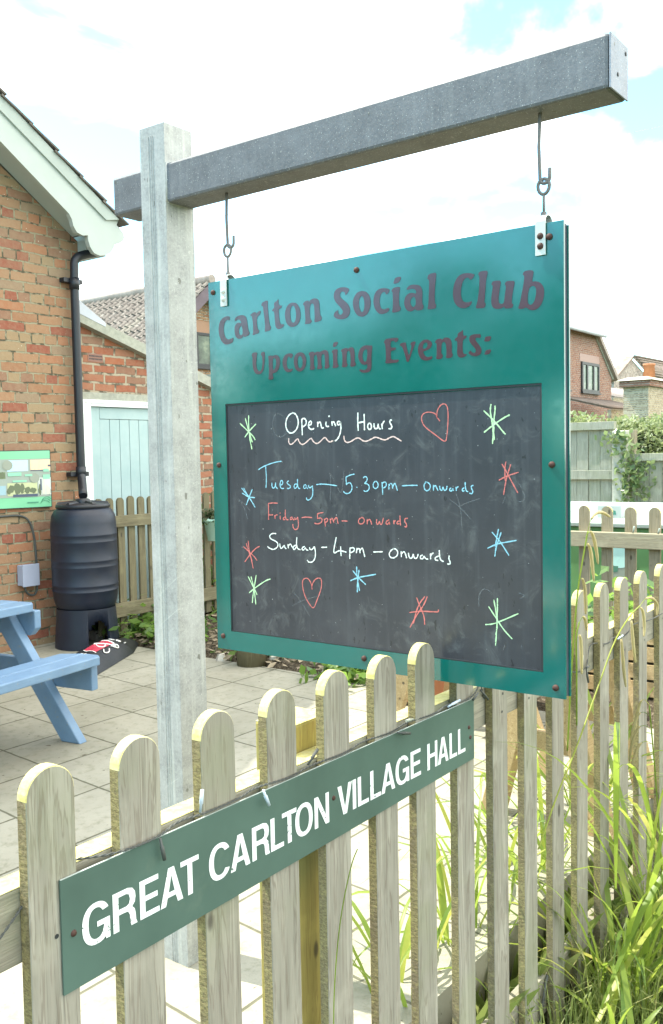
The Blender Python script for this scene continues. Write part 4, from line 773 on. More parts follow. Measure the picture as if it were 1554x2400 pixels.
# ------------------------------------------------------------------ village hall (brick gable on the left)
HW = 6.16; HX = 4.850
ha = thing('village_hall', (2.0, HW, G), 'old orange brick hall gable with white scalloped bargeboard at the left', 'hall')
AX, AZ, SL = 1.0, 4.539, .643      # ridge x, ridge height, roof slope
wallz = lambda x: AZ - .30 - SL * abs(x - AX)
b = MB(); gp = [(-2.62, G - .05), (HX, G - .05), (HX, wallz(HX)), (AX, wallz(AX)), (-2.62, wallz(-2.62))]
b.prism(gp, HW, HW + .02, XZ); b.box(HX - .021, HX, HW + .021, HW + 8, G, wallz(HX) - .05); b.box(-2.62, -2.60, HW + .021, HW + 8, G, wallz(-2.62) - .05)
b.build('wall', M['brick_hall'], ha)
# roof planes with real tile courses
def tile_roof(x_e, z_e, x_r, z_r, y0, y1, dx, m, name, par, course=.26, tw=.16, bumpy=.012):
    b = MB(); L = math.hypot(x_r - x_e, z_r - z_e); nc = int(L / course); ux, uz = (x_r - x_e) / L, (z_r - z_e) / L; nx_, nz_ = -uz * (1 if ux > 0 else -1), abs(ux)
    for c in range(nc + 1):
        s0 = c * course; s1 = min(L, s0 + course + .03); lift0, lift1 = .030, .010
        nt = int((y1 - y0) / tw)
        for k in range(nt):
            ya_ = y0 + k * tw; yb_ = ya_ + tw - .004; j = .004 * math.sin(k * 12.9 + c * 78.2)
            P = []
            for (s_, l_) in ((s0, lift0 + j), (s1, lift1 + j)):
                for yy in (ya_, yb_): P.append((x_e + ux * s_ + nx_ * l_, yy, z_e + uz * s_ + nz_ * l_))
            Q = [(p[0] - nx_ * .014, p[1], p[2] - nz_ * .014) for p in P]
            b.add(P + Q, [(0, 1, 3, 2), (4, 6, 7, 5), (0, 4, 5, 1), (0, 2, 6, 4), (1, 5, 7, 3)])
    return b.build(name, m, par)
OV = .24     # verge overhang towards the patio
ex, ez = 5.13, AZ - SL * (5.13 - AX)
tile_roof(ex, ez, AX, AZ, HW - OV - .05, HW + 2.2, 0, M['tile_dark'], 'roof', ha)
b = MB(); b.hexa([(-2.95, HW - OV - .05, AZ - SL * 3.95), (AX, HW - OV - .05, AZ), (AX, HW + 2.2, AZ), (-2.95, HW + 2.2, AZ - SL * 3.95), (-2.95, HW - OV - .05, AZ - SL * 3.95 + .05), (AX, HW - OV - .05, AZ + .05), (AX, HW + 2.2, AZ + .05), (-2.95, HW + 2.2, AZ - SL * 3.95 + .05)])
b.hexa([(AX + .01, HW - OV + .045, AZ - .06), (ex - .03, HW - OV + .045, ez - .045), (ex - .03, HW + 2.2, ez - .045), (AX + .01, HW + 2.2, AZ - .06), (AX + .01, HW - OV + .045, AZ - .02), (ex - .03, HW - OV + .045, ez - .005), (ex - .03, HW + 2.2, ez - .005), (AX + .01, HW + 2.2, AZ - .02)])
b.build('roof', M['tile_dark'], ha)
# bargeboard: long white board with a scalloped foot
YB = HW - OV
foot = FOOT
top_l = lambda x: AZ - SL * (x - AX); bot_l = lambda x: 2.11 - .68 * (x - 4.3)
bb = [(2.2, top_l(2.2)), (2.2, bot_l(2.2))]
poly = [(2.0, top_l(2.0))] + foot + [(2.0, bot_l(2.0))]
b = MB(); b.fill([poly], lambda u, v: (u, YB, v)); b.fill([poly], lambda u, v: (u, YB + .04, v))
n = len(poly); b.add([(u, YB, v) for u, v in poly] + [(u, YB + .04, v) for u, v in poly], [(i, (i + 1) % n, (i + 1) % n + n, i + n) for i in range(n)])
barge = b.build('bargeboard', M['white'], ha)
b = MB(); 
xe1 = foot[0][0] - .02
b.hexa([(2.0, YB - .018, top_l(2.0) - .10), (xe1 - .12, YB - .018, top_l(xe1 - .12) - .10), (xe1 - .12, YB - .001, top_l(xe1 - .12) - .10), (2.0, YB - .001, top_l(2.0) - .10), (2.0, YB - .03, top_l(2.0)), (xe1, YB - .03, top_l(xe1)), (xe1, YB - .001, top_l(xe1)), (2.0, YB - .001, top_l(2.0))])
b.build('moulding', M['white'], barge)
b = MB(); xa = 4.80; b.hexa([(2.0, YB + .041, bot_l(2.0) + .02), (xa, YB + .041, bot_l(xa) + .02), (xa, HW - .002, bot_l(xa) + .02), (2.0, HW - .002, bot_l(2.0) + .02), (2.0, YB + .041, bot_l(2.0) + .05), (xa, YB + .041, bot_l(xa) + .05), (xa, HW - .002, bot_l(xa) + .05), (2.0, HW - .002, bot_l(2.0) + .05)])
b.build('soffit', M['white'], ha)
b = MB(); b.box(HX + .002, 5.05, HW - .10, HW + 2.2, 1.66, 1.80); b.build('eaves_box', M['white'], ha)
b = MB().tube([(5.01, HW - .05, 1.735), (5.01, HW + 2.2, 1.735)], .05, 12); b.build('gutter', M['black'], ha)
# rain pipe: swan neck from the gutter, down the wall into the butt
pp = [(5.02, 6.12, 1.72), (4.98, 6.06, 1.685), (4.81, 6.075, 1.635), (4.765, 6.085, 1.60), (4.752, 6.09, 1.55), (4.752, 6.09, .6), (4.752, 6.09, -.06), (4.752, 6.085, -.12), (4.64, 5.93, -.27)]
b = MB().tube(smooth(pp, 1), .034, 14); b.lathe([(.034, 0), (.041, .0), (.041, .09), (.034, .09)], (4.752, 6.09, 1.36), 14); b.lathe([(.034, 0), (.041, .0), (.041, .08), (.034, .08)], (4.752, 6.09, -.12), 14)
dp = b.build('downpipe', M['black'], ha)
b = MB()
for z in (1.43, -.10):
    b.box(4.66, 4.84, 6.10, HW - .002, z - .018, z + .018)
b.build('pipe_bracket', M['black'], dp, .003)

# information board on the hall wall
ib = thing('information_board', (4.2, HW - .03, -.13), 'bright green information board with small pictures screwed to the brick wall', 'notice board')
IX0, IX1 = 3.55, 4.497; TL = lambda x: .098 + .012 * (4.5 - x) * 0 + (x - 4.5) * .012; BL = lambda x: -.350 + (x - 4.5) * -.012
def iq(b, x0, x1, f0, f1, y, mi=0):
    P = [(x0, f0), (x1, f0), (x1, f1), (x0, f1)]
    b.add([(x, y, BL(x) + (TL(x) - BL(x)) * f) for x, f in P], [(0, 1, 2, 3)], mi)
t = mat('board_green'); nn = t.noise(t.pos, 3, 2); t.put(color=t.ramp(nn, [(.3, (.15, .44, .25)), (.7, (.19, .52, .31))]), rough=.3); M['ibg'] = t.m
def flat(name, c, r=.4):
    t = mat(name); n_ = t.noise(t.pos, 40, 5, .7); n2_ = t.noise(t.pos, 9, 3)
    t.put(color=t.mix(t.math('MULTIPLY', t.thr(n_, .4, .65), .55), c, t.mix(n2_, [x * .45 for x in c], [min(1, x * 1.5) for x in c])), rough=r); return t.m
b = MB(); b.hexa([(IX0, HW - .028, BL(IX0)), (IX1, HW - .028, BL(IX1)), (IX1, HW - .002, BL(IX1)), (IX0, HW - .002, BL(IX0)), (IX0, HW - .028, TL(IX0)), (IX1, HW - .028, TL(IX1)), (IX1, HW - .002, TL(IX1)), (IX0, HW - .002, TL(IX0))])
b.build('backing', M['darkframe'], ib)
b = MB(); iq(b, IX0, IX1 - .008, .012, .985, HW - .0300); b.build('face', M['ibg'], ib)
X_ = lambda f: 4.06 + .435 * f
b = MB(); iq(b, IX0 + .1, IX1 - .010, .19, .85, HW - .0315); b.build('picture_sheet', M['lid_white'], ib)
for nm, c, x0, x1, f0, f1 in (('sky_picture', (.42, .62, .78), .10, .52, .64, .83), ('sunset_picture', (.75, .55, .36), .57, .985, .64, .83), ('meadow_picture', (.42, .46, .26), .095, .70, .22, .44), ('church_picture', (.52, .56, .52), .72, .985, .22, .52), ('lake_picture', (.26, .40, .46), -.35, .065, .24, .40), ('wood_picture', (.12, .17, .08), -.35, .065, .52, .63)):
    b = MB(); iq(b, X_(x0), X_(x1), f0, f1, HW - .0330); b.build(nm, flat(nm, c), ib)
b = MB(); iq(b, X_(.2), X_(.70), .20, .245, HW - .0345); iq(b, X_(.57), X_(.83), .64, .655, HW - .0345); iq(b, X_(.93), X_(.985), .71, .74, HW - .0345); iq(b, X_(.76), X_(.79), .30, .50, HW - .0345); b.build('picture_shadows', flat('picture_shadows', (.05, .07, .12)), ib)  # dark bars printed on the pictures
bl_ = random.Random(5); b = MB()
def spot(b, fx, ff, rx, rz_, y):
    b.add([(X_(fx) + .435 * rx * (1 + .25 * bl_.uniform(-1, 1)) * math.cos(a), HW - y, BL(4.3) + .448 * (ff + rz_ * (1 + .25 * bl_.uniform(-1, 1)) * math.sin(a))) for a in [k * math.pi / 7 for k in range(14)]], [list(range(14))])
for k, (fx, ff, rx, rz_) in enumerate(((.17, .33, .06, .07), (.29, .33, .07, .09), (.38, .34, .05, .08), (.49, .31, .06, .06), (.60, .30, .07, .045), (.12, .30, .04, .05), (.75, .30, .03, .09), (.955, .27, .03, .05), (.0, .57, .05, .05), (-.1, .56, .06, .05))):
    spot(b, fx, ff, rx, rz_, .0336 + .0001 * k)
b.build('picture_trees', flat('picture_trees', (.10, .13, .07)), ib)
b = MB(); b.add([(X_(f), HW - .0349, BL(4.4) + .448 * g) for f, g in ((.80, .225), (.86, .225), (.855, .42), (.835, .55), (.81, .42))], [list(range(5))]); b.add([(X_(f), HW - .0349, BL(4.4) + .448 * g) for f, g in ((.88, .225), (.97, .225), (.97, .31), (.90, .39), (.88, .39))], [list(range(5))])
b.build('picture_church', flat('picture_church', (.55, .55, .46)), ib)
b = MB()
for (cx_, cf, r_) in ((.11, .735, .085), (.645, .51, .085)):
    b.add([(X_(cx_) + .435 * r_ * 1.2 * math.cos(a), HW - .0350, BL(4.3) + .448 * cf + .40 * r_ * 1.1 * math.sin(a)) for a in [k * math.pi / 10 for k in range(20)]], [list(range(20))])
b.build('oval_picture', flat('oval_picture', (.24, .27, .22)), ib)
b = MB()
for (x0, x1, f0, f1) in ((.11, .38, .56, .62), (.45, .60, .55, .585), (.20, .48, .455, .485), (.83, .95, .62, .675), (.82, .965, .495, .57)):
    iq(b, X_(x0), X_(x1), f0, f1, HW - .0352)
b.build('caption', flat('caption', (.22, .52, .36)), ib)
b = MB(); iq(b, X_(.48), X_(.71), .085, .105, HW - .0345)
for k in range(3):
    b.tube([(X_(.75 + .02 * k) + .085 * u, HW - .0342, BL(4.4) + .448 * (.075 + .03 * k) + .022 * math.sin(u * math.pi)) for u in [i / 8 for i in range(9)]], .0016, 4)
b.build('hill_emblem', flat('hill_emblem', (.05, .22, .14)), ib)

# meter box + cable
jb = thing('junction_box', (4.245, HW - .07, -.85), 'small pale grey electrical box low on the hall wall', 'electrical box')
b = MB().box(4.176, 4.312, HW - .072, HW - .002, -.935, -.778); bx = b.build('case', M['grey_box'], jb, .006)
b = MB().box(4.170, 4.318, HW - .086, HW - .073, -.941, -.772); b.build('lid', M['grey_box'], jb, .004)
b = MB().tube(smooth([(3.4, HW - .012, -.385), (4.05, HW - .012, -.40), (4.20, HW - .012, -.395), (4.29, HW - .014, -.43), (4.335, HW - .014, -.56), (4.345, HW - .014, -.80), (4.345, HW - .014, -.98), (4.315, HW - .016, -1.025), (4.265, HW - .018, -1.015), (4.235, HW - .02, -.985), (4.225, HW - .02, -.93)], 2), .0085, 8); b.build('cable', M['cable'], jb)

# ------------------------------------------------------------------ outhouse with the pale blue door
SW = 6.25
oh = thing('outhouse', (5.6, SW, G), 'low brick outhouse with sloping coping and pale blue plank door', 'outhouse')
cz = lambda x: 1.150 - .305 * (x - 4.90)
DX0, DX1, DZ = 4.985, 5.80, .455
b = MB(); g2 = [(4.853, G), (4.853, cz(4.853) - .02), (8.6, cz(8.6) - .02), (8.6, G), (DX1 + .06, G), (DX1 + .06, .545), (4.90, .545), (4.90, G)]
b.fill([g2], XZ and (lambda u, v: (u, SW, v))); b.build('wall', M['brick_shed'], oh)
b = MB().box(4.9, 8.6, SW + .10, SW + .12, G, .2); b.build('inner_wall', M['darkframe'], oh)
b = MB().box(4.905, DX1 + .05, SW - .012, SW + .10, .512, .572); b.build('lintel', M['coping'], oh)
b = MB(); y0, y1 = SW - .075, SW + .25
b.hexa([(4.853, y0, cz(4.853) - .035), (8.7, y0, cz(8.7) - .035), (8.7, y1, cz(8.7) - .035), (4.853, y1, cz(4.853) - .035), (4.853, y0, cz(4.853) + .055), (8.7, y0, cz(8.7) + .055), (8.7, y1, cz(8.7) + .055), (4.853, y1, cz(4.853) + .055)])
cpo = b.build('coping', M['coping'], oh)
b = MB(); b.hexa([(4.853, y0 - .003, cz(4.853) + .03), (5.12, y0 - .003, cz(5.12) + .03), (5.12, y1, cz(5.12) + .03), (4.853, y1, cz(4.853) + .03), (4.853, y0 - .003, cz(4.853) + .14), (5.12, y0 - .003, cz(5.12) + .062), (5.12, y1, cz(5.12) + .062), (4.853, y1, cz(4.853) + .14)])
b.build('flashing', M['lead'], oh)
b = MB(); b.hexa([(4.853, SW + .25, cz(4.853) - .05), (8.7, SW + .25, cz(8.7) - .05), (8.7, SW + 3, cz(8.7) - .05), (4.853, SW + 3, cz(4.853) - .05), (4.853, SW + .25, cz(4.853)), (8.7, SW + .25, cz(8.7)), (8.7, SW + 3, cz(8.7)), (4.853, SW + 3, cz(4.853))]); b.build('roof', M['tile_dark'], oh)
b = MB(); b.box(4.905, 4.985, SW - .02, SW + .09, G, .511); b.box(4.986, DX1, SW - .02, SW + .09, .456, .511); b.box(DX1 + .001, DX1 + .055, SW - .02, SW + .09, G, .511); b.box(4.93, DX1, SW - .028, SW - .021, .482, .50)
b.build('door_frame', M['frame_white'], oh, .003)
b = MB(); b.box(DX0 + .004, DX0 + .11, SW + .012, SW + .045, G + .02, .452); b.box(DX0 + .113, DX1 - .004, SW + .012, SW + .045, .355, .452)
x = DX0 + .113
while x < DX1 - .01:
    x2 = min(x + .1075, DX1 - .004); b.box(x, x2 - .005, SW + .016, SW + .04, G + .02, .352); x = x2
dr = b.build('door', M['door'], oh, .002)
b = MB().box(DX0, DX1, SW + .046, SW + .06, G, .455); b.build('door_back', M['darkframe'], dr)
b = MB(); b.box(4.985, 5.138, SW - .003, SW + .01, .826, .892); ab = b.build('air_brick', flat('air_brick', (.22, .10, .07)), oh)
b = MB()
for i in range(10):
    for j in range(2):
        xx = 4.998 + i * .0138; zz = .842 + j * .024; b.box(xx, xx + .0085, SW - .0045, SW - .0032, zz, zz + .0125)
b.build('air_hole', M['darkframe'], ab)

# ------------------------------------------------------------------ dark picket fence in front of the outhouse
fc = thing('picket_fence', (5.6, 5.76, G), 'short olive brown picket fence with two rails in front of the blue door', 'fence')
pcm = None
for k in range(20):
    x = 4.665 + k * .1065
    b = picket_mesh(.066, .02, -.287 + R_.uniform(-.006, .006), -1.345 + R_.uniform(-.03, .01), 'x', None)
    o = b.build('picket', [M['picket_dark'], M['picket_dark'], M['picket_dark'], M['darkframe']], fc, 0, True); o.location = (x - 5.6, 5.772 - 5.76, -G)
b = MB().box(4.60, 6.75, 5.735, 5.770, -.522, -.432); b.build('rail', M['rail_dark'], fc, .003)
b = MB().box(4.60, 6.75, 5.735, 5.770, -1.235, -1.125); b.build('rail', M['rail_dark'], fc, .003)
b = MB().box(6.74, 6.84, 5.74, 5.84, G - .05, -.30); b.build('post', M['picket_dark'], fc, .004)
b = MB().box(4.70, 6.7, 5.90, 6.05, G - .02, G + .075); o = b.build('edging_kerb', M['pebble'], None, .012); tag(o, 'pale stone kerb lying behind the olive picket fence', 'kerb')
# hanging pot on that fence
hp = thing('hanging_pot', (5.80, 5.70, -.6), 'mint green pot with a dark plant hooked on the olive fence', 'plant pot')
b = MB().lathe([(.0, 0), (.055, 0), (.085, .17), (.092, .17), (.092, .19), (.08, .19), (.07, .15), (0, .15)], (5.80, 5.655, -.705), 20); b.build('pot', M['mint'], hp)
b = MB()
for k in range(120):
    a, e, rad_ = rr.uniform(0, 6.28), rr.uniform(-.4, 1.4), rr.uniform(.04, .15)
    c = Vector((5.80 + rad_ * math.cos(a) * math.cos(e), 5.655 + rad_ * .8 * math.sin(a) * math.cos(e), -.53 + rad_ * .8 * math.sin(e)))
    u = Vector((rr.uniform(-1, 1), rr.uniform(-1, 1), rr.uniform(-1, 1))).normalized() * .028; v = u.orthogonal().normalized() * .016
    b.add([c - u, c + v, c + u, c - v], [(0, 1, 2, 3)])
b.build('plant', M['tree'], hp)

# ------------------------------------------------------------------ water butt on its stand
BX, BY = 4.555, 5.83
wbt = thing('water_butt', (BX, BY, G), 'ribbed dark blue black plastic water butt standing below the downpipe', 'water butt')
RB = .25
pr = [(0, -.345), (.165, -.345), (.190, -.352), (.216, -.372), (.238, -.412), (.246, -.47), (.248, -.548), (.2500, -.552), (.2500, -.560), (.248, -.564), (.248, -.600), (.2498, -.604), (.2498, -.610), (.248, -.614), (.249, -.742), (.2508, -.746), (.2508, -.754), (.249, -.758), (.249, -.790), (.2506, -.794), (.2506, -.800), (.249, -.804), (.248, -.930), (.2500, -.934), (.2500, -.942), (.248, -.946), (.247, -.975), (.250, -.979), (.250, -.985), (.246, -.990), (.240, -1.05), (.226, -1.10), (.20, -1.135), (0, -1.14)]
b = MB().lathe(pr, (BX, BY, 0), 56); b.build('barrel', M['butt'], wbt)
b = MB(); b.lathe([(0, -.318), (.12, -.314), (.190, -.322), (.202, -.328), (.205, -.346), (.196, -.357)], (BX, BY, 0), 48)
for k in range(6):
    a = k * math.pi / 3 + .3; c_, s_ = math.cos(a), math.sin(a)
    b.hexa([(BX + c_ * r - s_ * q, BY + s_ * r + c_ * q, -.320) for r, q in ((.06, -.016), (.195, -.016), (.195, .016), (.06, .016))] + [(BX + c_ * r - s_ * q, BY + s_ * r + c_ * q, z) for r, q, z in ((.07, -.010, -.298), (.185, -.010, -.308), (.185, .010, -.308), (.07, .010, -.308))])
b.lathe([(0, -.283), (.045, -.283), (.055, -.293), (.055, -.316)], (BX, BY, 0), 20)
b.build('lid', M['black'], wbt)
b = MB(); ns = 60
def sr(z): return .222 + .022 * (-1.12 - z) / .30
aop = math.atan2(-BY, -BX) + .42
def arch(k):
    am = 2 * math.pi * (k + .5) / ns; d = (am - aop + math.pi) % (2 * math.pi) - math.pi
    return G if abs(d) > .36 else -1.20 - .075 * (abs(d) / .36) ** 2
for k in range(ns):
    a0, a1 = 2 * math.pi * k / ns, 2 * math.pi * (k + 1) / ns; zlo = arch(k)
    for r_off in (0, -.022):
        b.add([((sr(z) + r_off) * math.cos(a) + BX, (sr(z) + r_off) * math.sin(a) + BY, z) for z in (zlo, -1.118) for a in (a0, a1)], [(0, 1, 3, 2)], 0, r_off == 0)
    if zlo > G:
        b.add([((sr(zlo) + ro) * math.cos(a) + BX, (sr(zlo) + ro) * math.sin(a) + BY, zlo) for ro in (0, -.022) for a in (a0, a1)], [(0, 1, 3, 2)])
    zn = arch((k + 1) % ns)
    if abs(zn - zlo) > 1e-4:
        b.add([((sr(z) + ro) * math.cos(a1) + BX, (sr(z) + ro) * math.sin(a1) + BY, z) for z in (zlo, zn) for ro in (0, -.022)], [(0, 1, 3, 2)])
b.build('stand', M['butt'], wbt)

# plastic sack in front of the butt
sk = thing('compost_sack', (4.3, 5.3, G), 'black plastic sack with a red band and white print lying by the water butt', 'sack')
def sackpt(u, v, lift=0.0):   # u along 0..1, v -.5..+.5
    A_ = Vector((3.74, 5.02, G)); B_ = Vector((4.74, 5.58, G)); d = B_ - A_; nrm = Vector((-d.y, d.x, 0)).normalized()
    wd_ = .33 * (1 - .45 * max(0, (u - .72) / .28)); h = .115 * (1 - (2 * abs(v)) ** 2.2) * (1 - .6 * max(0, (u - .6) / .4)) * (1 - .7 * max(0, (.06 - u) / .06))
    h += .014 * mnoise.noise((u * 9, v * 6, 1.7)) * (1 - 2 * abs(v))
    p = A_ + d * u + nrm * (v * wd_); return (p.x, p.y, G + .004 + max(0, h) + lift)
b = MB(); nu, nv = 60, 24
vs = [sackpt(i / nu, j / nv - .5) for j in range(nv + 1) for i in range(nu + 1)]
b.add(vs, [(j * (nu + 1) + i, j * (nu + 1) + i + 1, (j + 1) * (nu + 1) + i + 1, (j + 1) * (nu + 1) + i) for j in range(nv) for i in range(nu)], 0, True)
b.build('sack_body', M['bagblack'], sk)
def sackpatch(b, u0, u1, v0, v1, lift=.003, n=8):
    vs = [sackpt(u0 + (u1 - u0) * i / n, v0 + (v1 - v0) * j / n, lift) for j in range(n + 1) for i in range(n + 1)]
    b.add(vs, [(j * (n + 1) + i, j * (n + 1) + i + 1, (j + 1) * (n + 1) + i + 1, (j + 1) * (n + 1) + i) for j in range(n) for i in range(n)], 0, True)
b = MB(); sackpatch(b, .30, .585, -.20, .06); b.build('red_band', M['bagred'], sk)
b = MB()
sackpatch(b, .29, .30, -.22, .06, .004, 4); sackpatch(b, .585, .60, -.22, .08, .004, 4)
def sackline(pts, w=.010):
    P = [Vector(sackpt(u, v, .007)) for u, v in smooth(pts, 2)]; b.tube(P, w * .5, 5)
sackline([(.44, -.02), (.41, -.12), (.45, -.2), (.51, -.14), (.49, -.03), (.44, .03)]); sackline([(.50, -.06), (.53, -.2), (.56, -.3)])
sackline([(.40, -.24), (.36, -.30), (.42, -.34), (.46, -.28)]); sackline([(.52, -.24), (.56, -.36), (.60, -.30), (.55, -.22)])
# lettering m 8 -
for k, (u, sh) in enumerate(((.66, 'm'), (.69, '8'), (.72, '-'))):
    v = -.06 - .12 * k
    if sh == 'm':
        sackline([(u - .015, v - .05), (u - .012, v + .04), (u, v + .04), (u, v - .03)]); sackline([(u, v + .03), (u + .016, v + .04), (u + .016, v - .05)])
    elif sh == '8':
        sackline([(u, v), (u - .016, v + .025), (u, v + .05), (u + .016, v + .025), (u, v), (u - .018, v - .028), (u, v - .055), (u + .018, v - .028), (u, v)])
    else:
        sackline([(u - .014, v), (u + .014, v)])
sackline([(.18, -.12), (.17, -.06), (.19, -.02), (.21, -.05), (.19, -.09), (.21, -.13)])
b.build('print', M['bagwhite'], sk)

# ------------------------------------------------------------------ blue picnic table (local: x along the planks, y across towards the hall)
TBX = rad(9.5)
pt = thing('picnic_table', (2.995, 3.86, G), 'pale blue painted wooden picnic table with fixed benches at the left', 'picnic table', None, TBX)
def P_(b, name, par=pt, bv=.006): return b.build(name, M['blue'], par, bv, True)
Lx = -1.75
for (y0, y1) in ((-.125, -.008), (.0, .118)):
    b = MB(); z0, z1 = .395, .440
    c = .04
    if y0 < -.05: poly = [(Lx, y0), (.0 - .028, y0), (.0, y0 + .035), (.0, y1), (Lx, y1)]
    else: poly = [(Lx, y0), (-.0, y0), (-.055, y1), (Lx, y1)]
    b.prism(poly, z0, z1, lambda u, v, w: (u, v, w)); P_(b, 'bench_plank')
for (y0, y1) in ((1.052, 1.170), (1.178, 1.295)):
    P_(MB().box(Lx, -.02, y0, y1, .395, .44), 'bench_plank')
for k in range(5):
    y0 = .255 + k * .131
    b = MB(); xe_ = -.06
    b.prism([(Lx + .05, y0), (xe_ - (.03 if k == 0 else 0), y0), (xe_, y0 + (.035 if k == 0 else 0)), (xe_, y0 + .123), (Lx + .05, y0 + .123)], .652, .697, lambda u, v, w: (u, v, w)); P_(b, 'table_plank')
YC = .585
for xo in (-.105, -1.50):
    for sgn in (1, -1):      # A-frame legs
        m_ = lambda y: y if sgn > 0 else 2 * YC - y
        pts = [(m_(-.045), 0), (m_(.080), 0), (m_(.565), .65), (m_(.440), .65)]
        b = MB().prism(pts, xo - (.0 if sgn > 0 else .057), xo + .055 - (.0 if sgn > 0 else .057), YZ); P_(b, 'leg')
    P_(MB().box(xo + .0575, xo + .103, -.085, 1.255, .262, .393), 'bench_bearer')
    b = MB().prism([(.29, .555), (.33, .515), (.84, .515), (.88, .555), (.88, .648), (.29, .648)], xo + .0575, xo + .103, YZ); P_(b, 'table_bearer')
b = MB(); b.hexa([(-.24, .54, .27), (-.18, .54, .27), (-.18, .63, .27), (-.24, .63, .27), (-.76, .54, .645), (-.70, .54, .645), (-.70, .63, .645), (-.76, .63, .645)]); P_(b, 'brace')

# ------------------------------------------------------------------ right-hand side: fence along the side of the yard
fb = thing('picket_fence', (6.7, 2.4, G), 'brown round topped picket fence with its rail towards us, closing the yard', 'fence')
YBS = [1.28 + .1755 * k for k in range(15)]
for y in YBS:
    y = y + .0 
    b = picket_mesh(.082, .02, -.4045 + R_.uniform(-.004, .004), -1.40, 'y', None)
    o = b.build('picket', [M['picket_far'], M['picket_far'], M['lid_white'] if False else M['lichen_top'], M['darkframe']], fb, 0, True); o.location = (0, y - 2.4 + .0, -G)
b = MB().box(6.648, 6.697, 1.15, 3.9, -.705, -.592); b.build('rail', M['rail_far'], fb, .004)
b = MB().box(6.648, 6.697, 1.15, 3.9, -1.33, -1.22); b.build('rail', M['rail_far'], fb, .004)
b = MB().box(6.725, 6.82, 2.86, 2.96, G, -.62); b.build('post', M['cream'], fb, .004)
for (y, dx, dz) in ((2.30, .0, .05), (2.12, -.03, .04)):
    b = MB().tube([(6.66, y, -.592), (6.655, y - .012, -.592 + dz)], .006, 6); o = b.build('clip', M['lid_white'], fb)

# green storage bunker with a white lid behind that fence
sbk = thing('storage_bunker', (7.6, 2.6, G), 'green boarded storage bunker with a white lid and notice behind the brown fence', 'storage box')
b = MB(); b.box(7.20, 8.3, 1.5, 3.25, G, -.60); b.build('body', M['bin_green'], sbk, .01)
b = MB(); b.hexa([(7.16, 1.45, -.598), (8.34, 1.45, -.50), (8.34, 3.6, -.50), (7.16, 3.6, -.598), (7.16, 1.45, -.565), (8.34, 1.45, -.46), (8.34, 3.6, -.46), (7.16, 3.6, -.565)]); b.build('lid', M['lid_white'], sbk, .006)
b = MB().box(7.192, 7.198, 2.47, 2.70, -1.25, -.64); nt_ = b.build('notice', M['lid_white'], sbk)
b = MB(); b.add([(7.1905, 2.585 + .10 * math.cos(a), -.80 + .12 * math.sin(a)) for a in [k * math.pi / 12 for k in range(24)]], [list(range(24))]); b.build('notice_disc', flat('notice_disc', (.45, .75, .72)), nt_)
b = MB(); b.add([(7.1902, y, z) for y, z in ((2.66, -.905), (2.60, -.905), (2.605, -.95), (2.65, -.955))], [(0, 1, 2, 3)]); b.build('notice_mark', flat('notice_mark', (.08, .22, .16)), nt_)
wc = thing('white_carton', (7.5, 2.72, -.56), 'small white carton with green marks standing on the white lid', 'carton')
b = MB().box(7.42, 7.60, 2.66, 2.86, -.545, -.44); b.build('carton_body', M['white'], wc, .004)
b = MB(); 
for y0, y1 in ((2.77, 2.81), (2.70, 2.745)):
    b.add([(7.4185, y, z) for y, z in ((y0, -.515), (y1, -.515), (y1 - .01, -.478), (y0 + .004, -.483))], [(0, 1, 2, 3)])
b.build('carton_mark', flat('carton_mark', (.05, .20, .15)), wc)

# close-boarded panels further back
pf = thing('panel_fence', (10.5, 4.1, G), 'tall grey green close boarded fence panel left of the concrete post', 'fence')
def boards(y0, y1, ztop, zbot, par, step=.142):
    y = y0; k = 0
    while y < y1:
        b = MB().box(10.50 + (k % 2) * .008, 10.522 + (k % 2) * .008, y, min(y + step - .006, y1), zbot, ztop); b.build('board', M['panelboard'], par, .002); y += step; k += 1
boards(3.87, 8.0, .25, G, pf)
b = MB(); b.box(10.455, 10.545, 3.83, 8.0, .252, .345); b.build('capping', M['panelboard'], pf, .003)
b = MB(); b.box(10.455, 10.497, 3.85, 8.0, -.32, -.215); b.build('rail', M['panelboard'], pf, .003)
pf2 = thing('panel_fence', (10.5, 2.9, G), 'lower close boarded fence panel right of the concrete post, ivy stained', 'fence')
boards(1.6, 3.64, -.115, G + .25, pf2)
b = MB(); b.box(10.455, 10.545, 1.6, 3.66, -.113, -.030); b.build('capping', M['panelboard'], pf2, .003)
b = MB(); b.box(10.46, 10.53, 1.6, 3.66, G, G + .24); b.build('gravel_board', M['rail_dark'], pf2, .003)
cpst = thing('concrete_post', (10.47, 3.76, G), 'pale concrete fence post with ivy creeping up it', 'post')
b = MB().box(10.42, 10.55, 3.68, 3.84, G, .235); b.build('shaft', M['concrete'], cpst, .012)
b = MB().box(10.56, 10.66, 3.63, 3.70, G, .24); b.build('timber_post', M['picket_far'], cpst, .004)
def leaves(b, cnt, fn, s0, s1, rnd, up=.3):
    for k in range(cnt):
        c = Vector(fn(rnd)); u = Vector((rnd.uniform(-1, 1), rnd.uniform(-1, 1), rnd.uniform(-1, 1) + up)).normalized(); v = u.orthogonal().normalized(); v = Matrix.Rotation(rnd.uniform(0, 6.28), 3, u) @ v
        s = rnd.uniform(s0, s1); wv = u.cross(v) * s * .55; v = v * s
        b.add([c - v, c + wv - v * .1, c + v, c - wv - v * .1], [(0, 1, 2, 3)])
rr = random.Random(11)
b = MB(); leaves(b, 420, lambda r: (10.40 + r.uniform(-.06, .04), 3.70 + r.gauss(0, .09) + .1 * math.sin(5 * (zz := r.uniform(-.95, .23))), zz), .02, .055, rr)
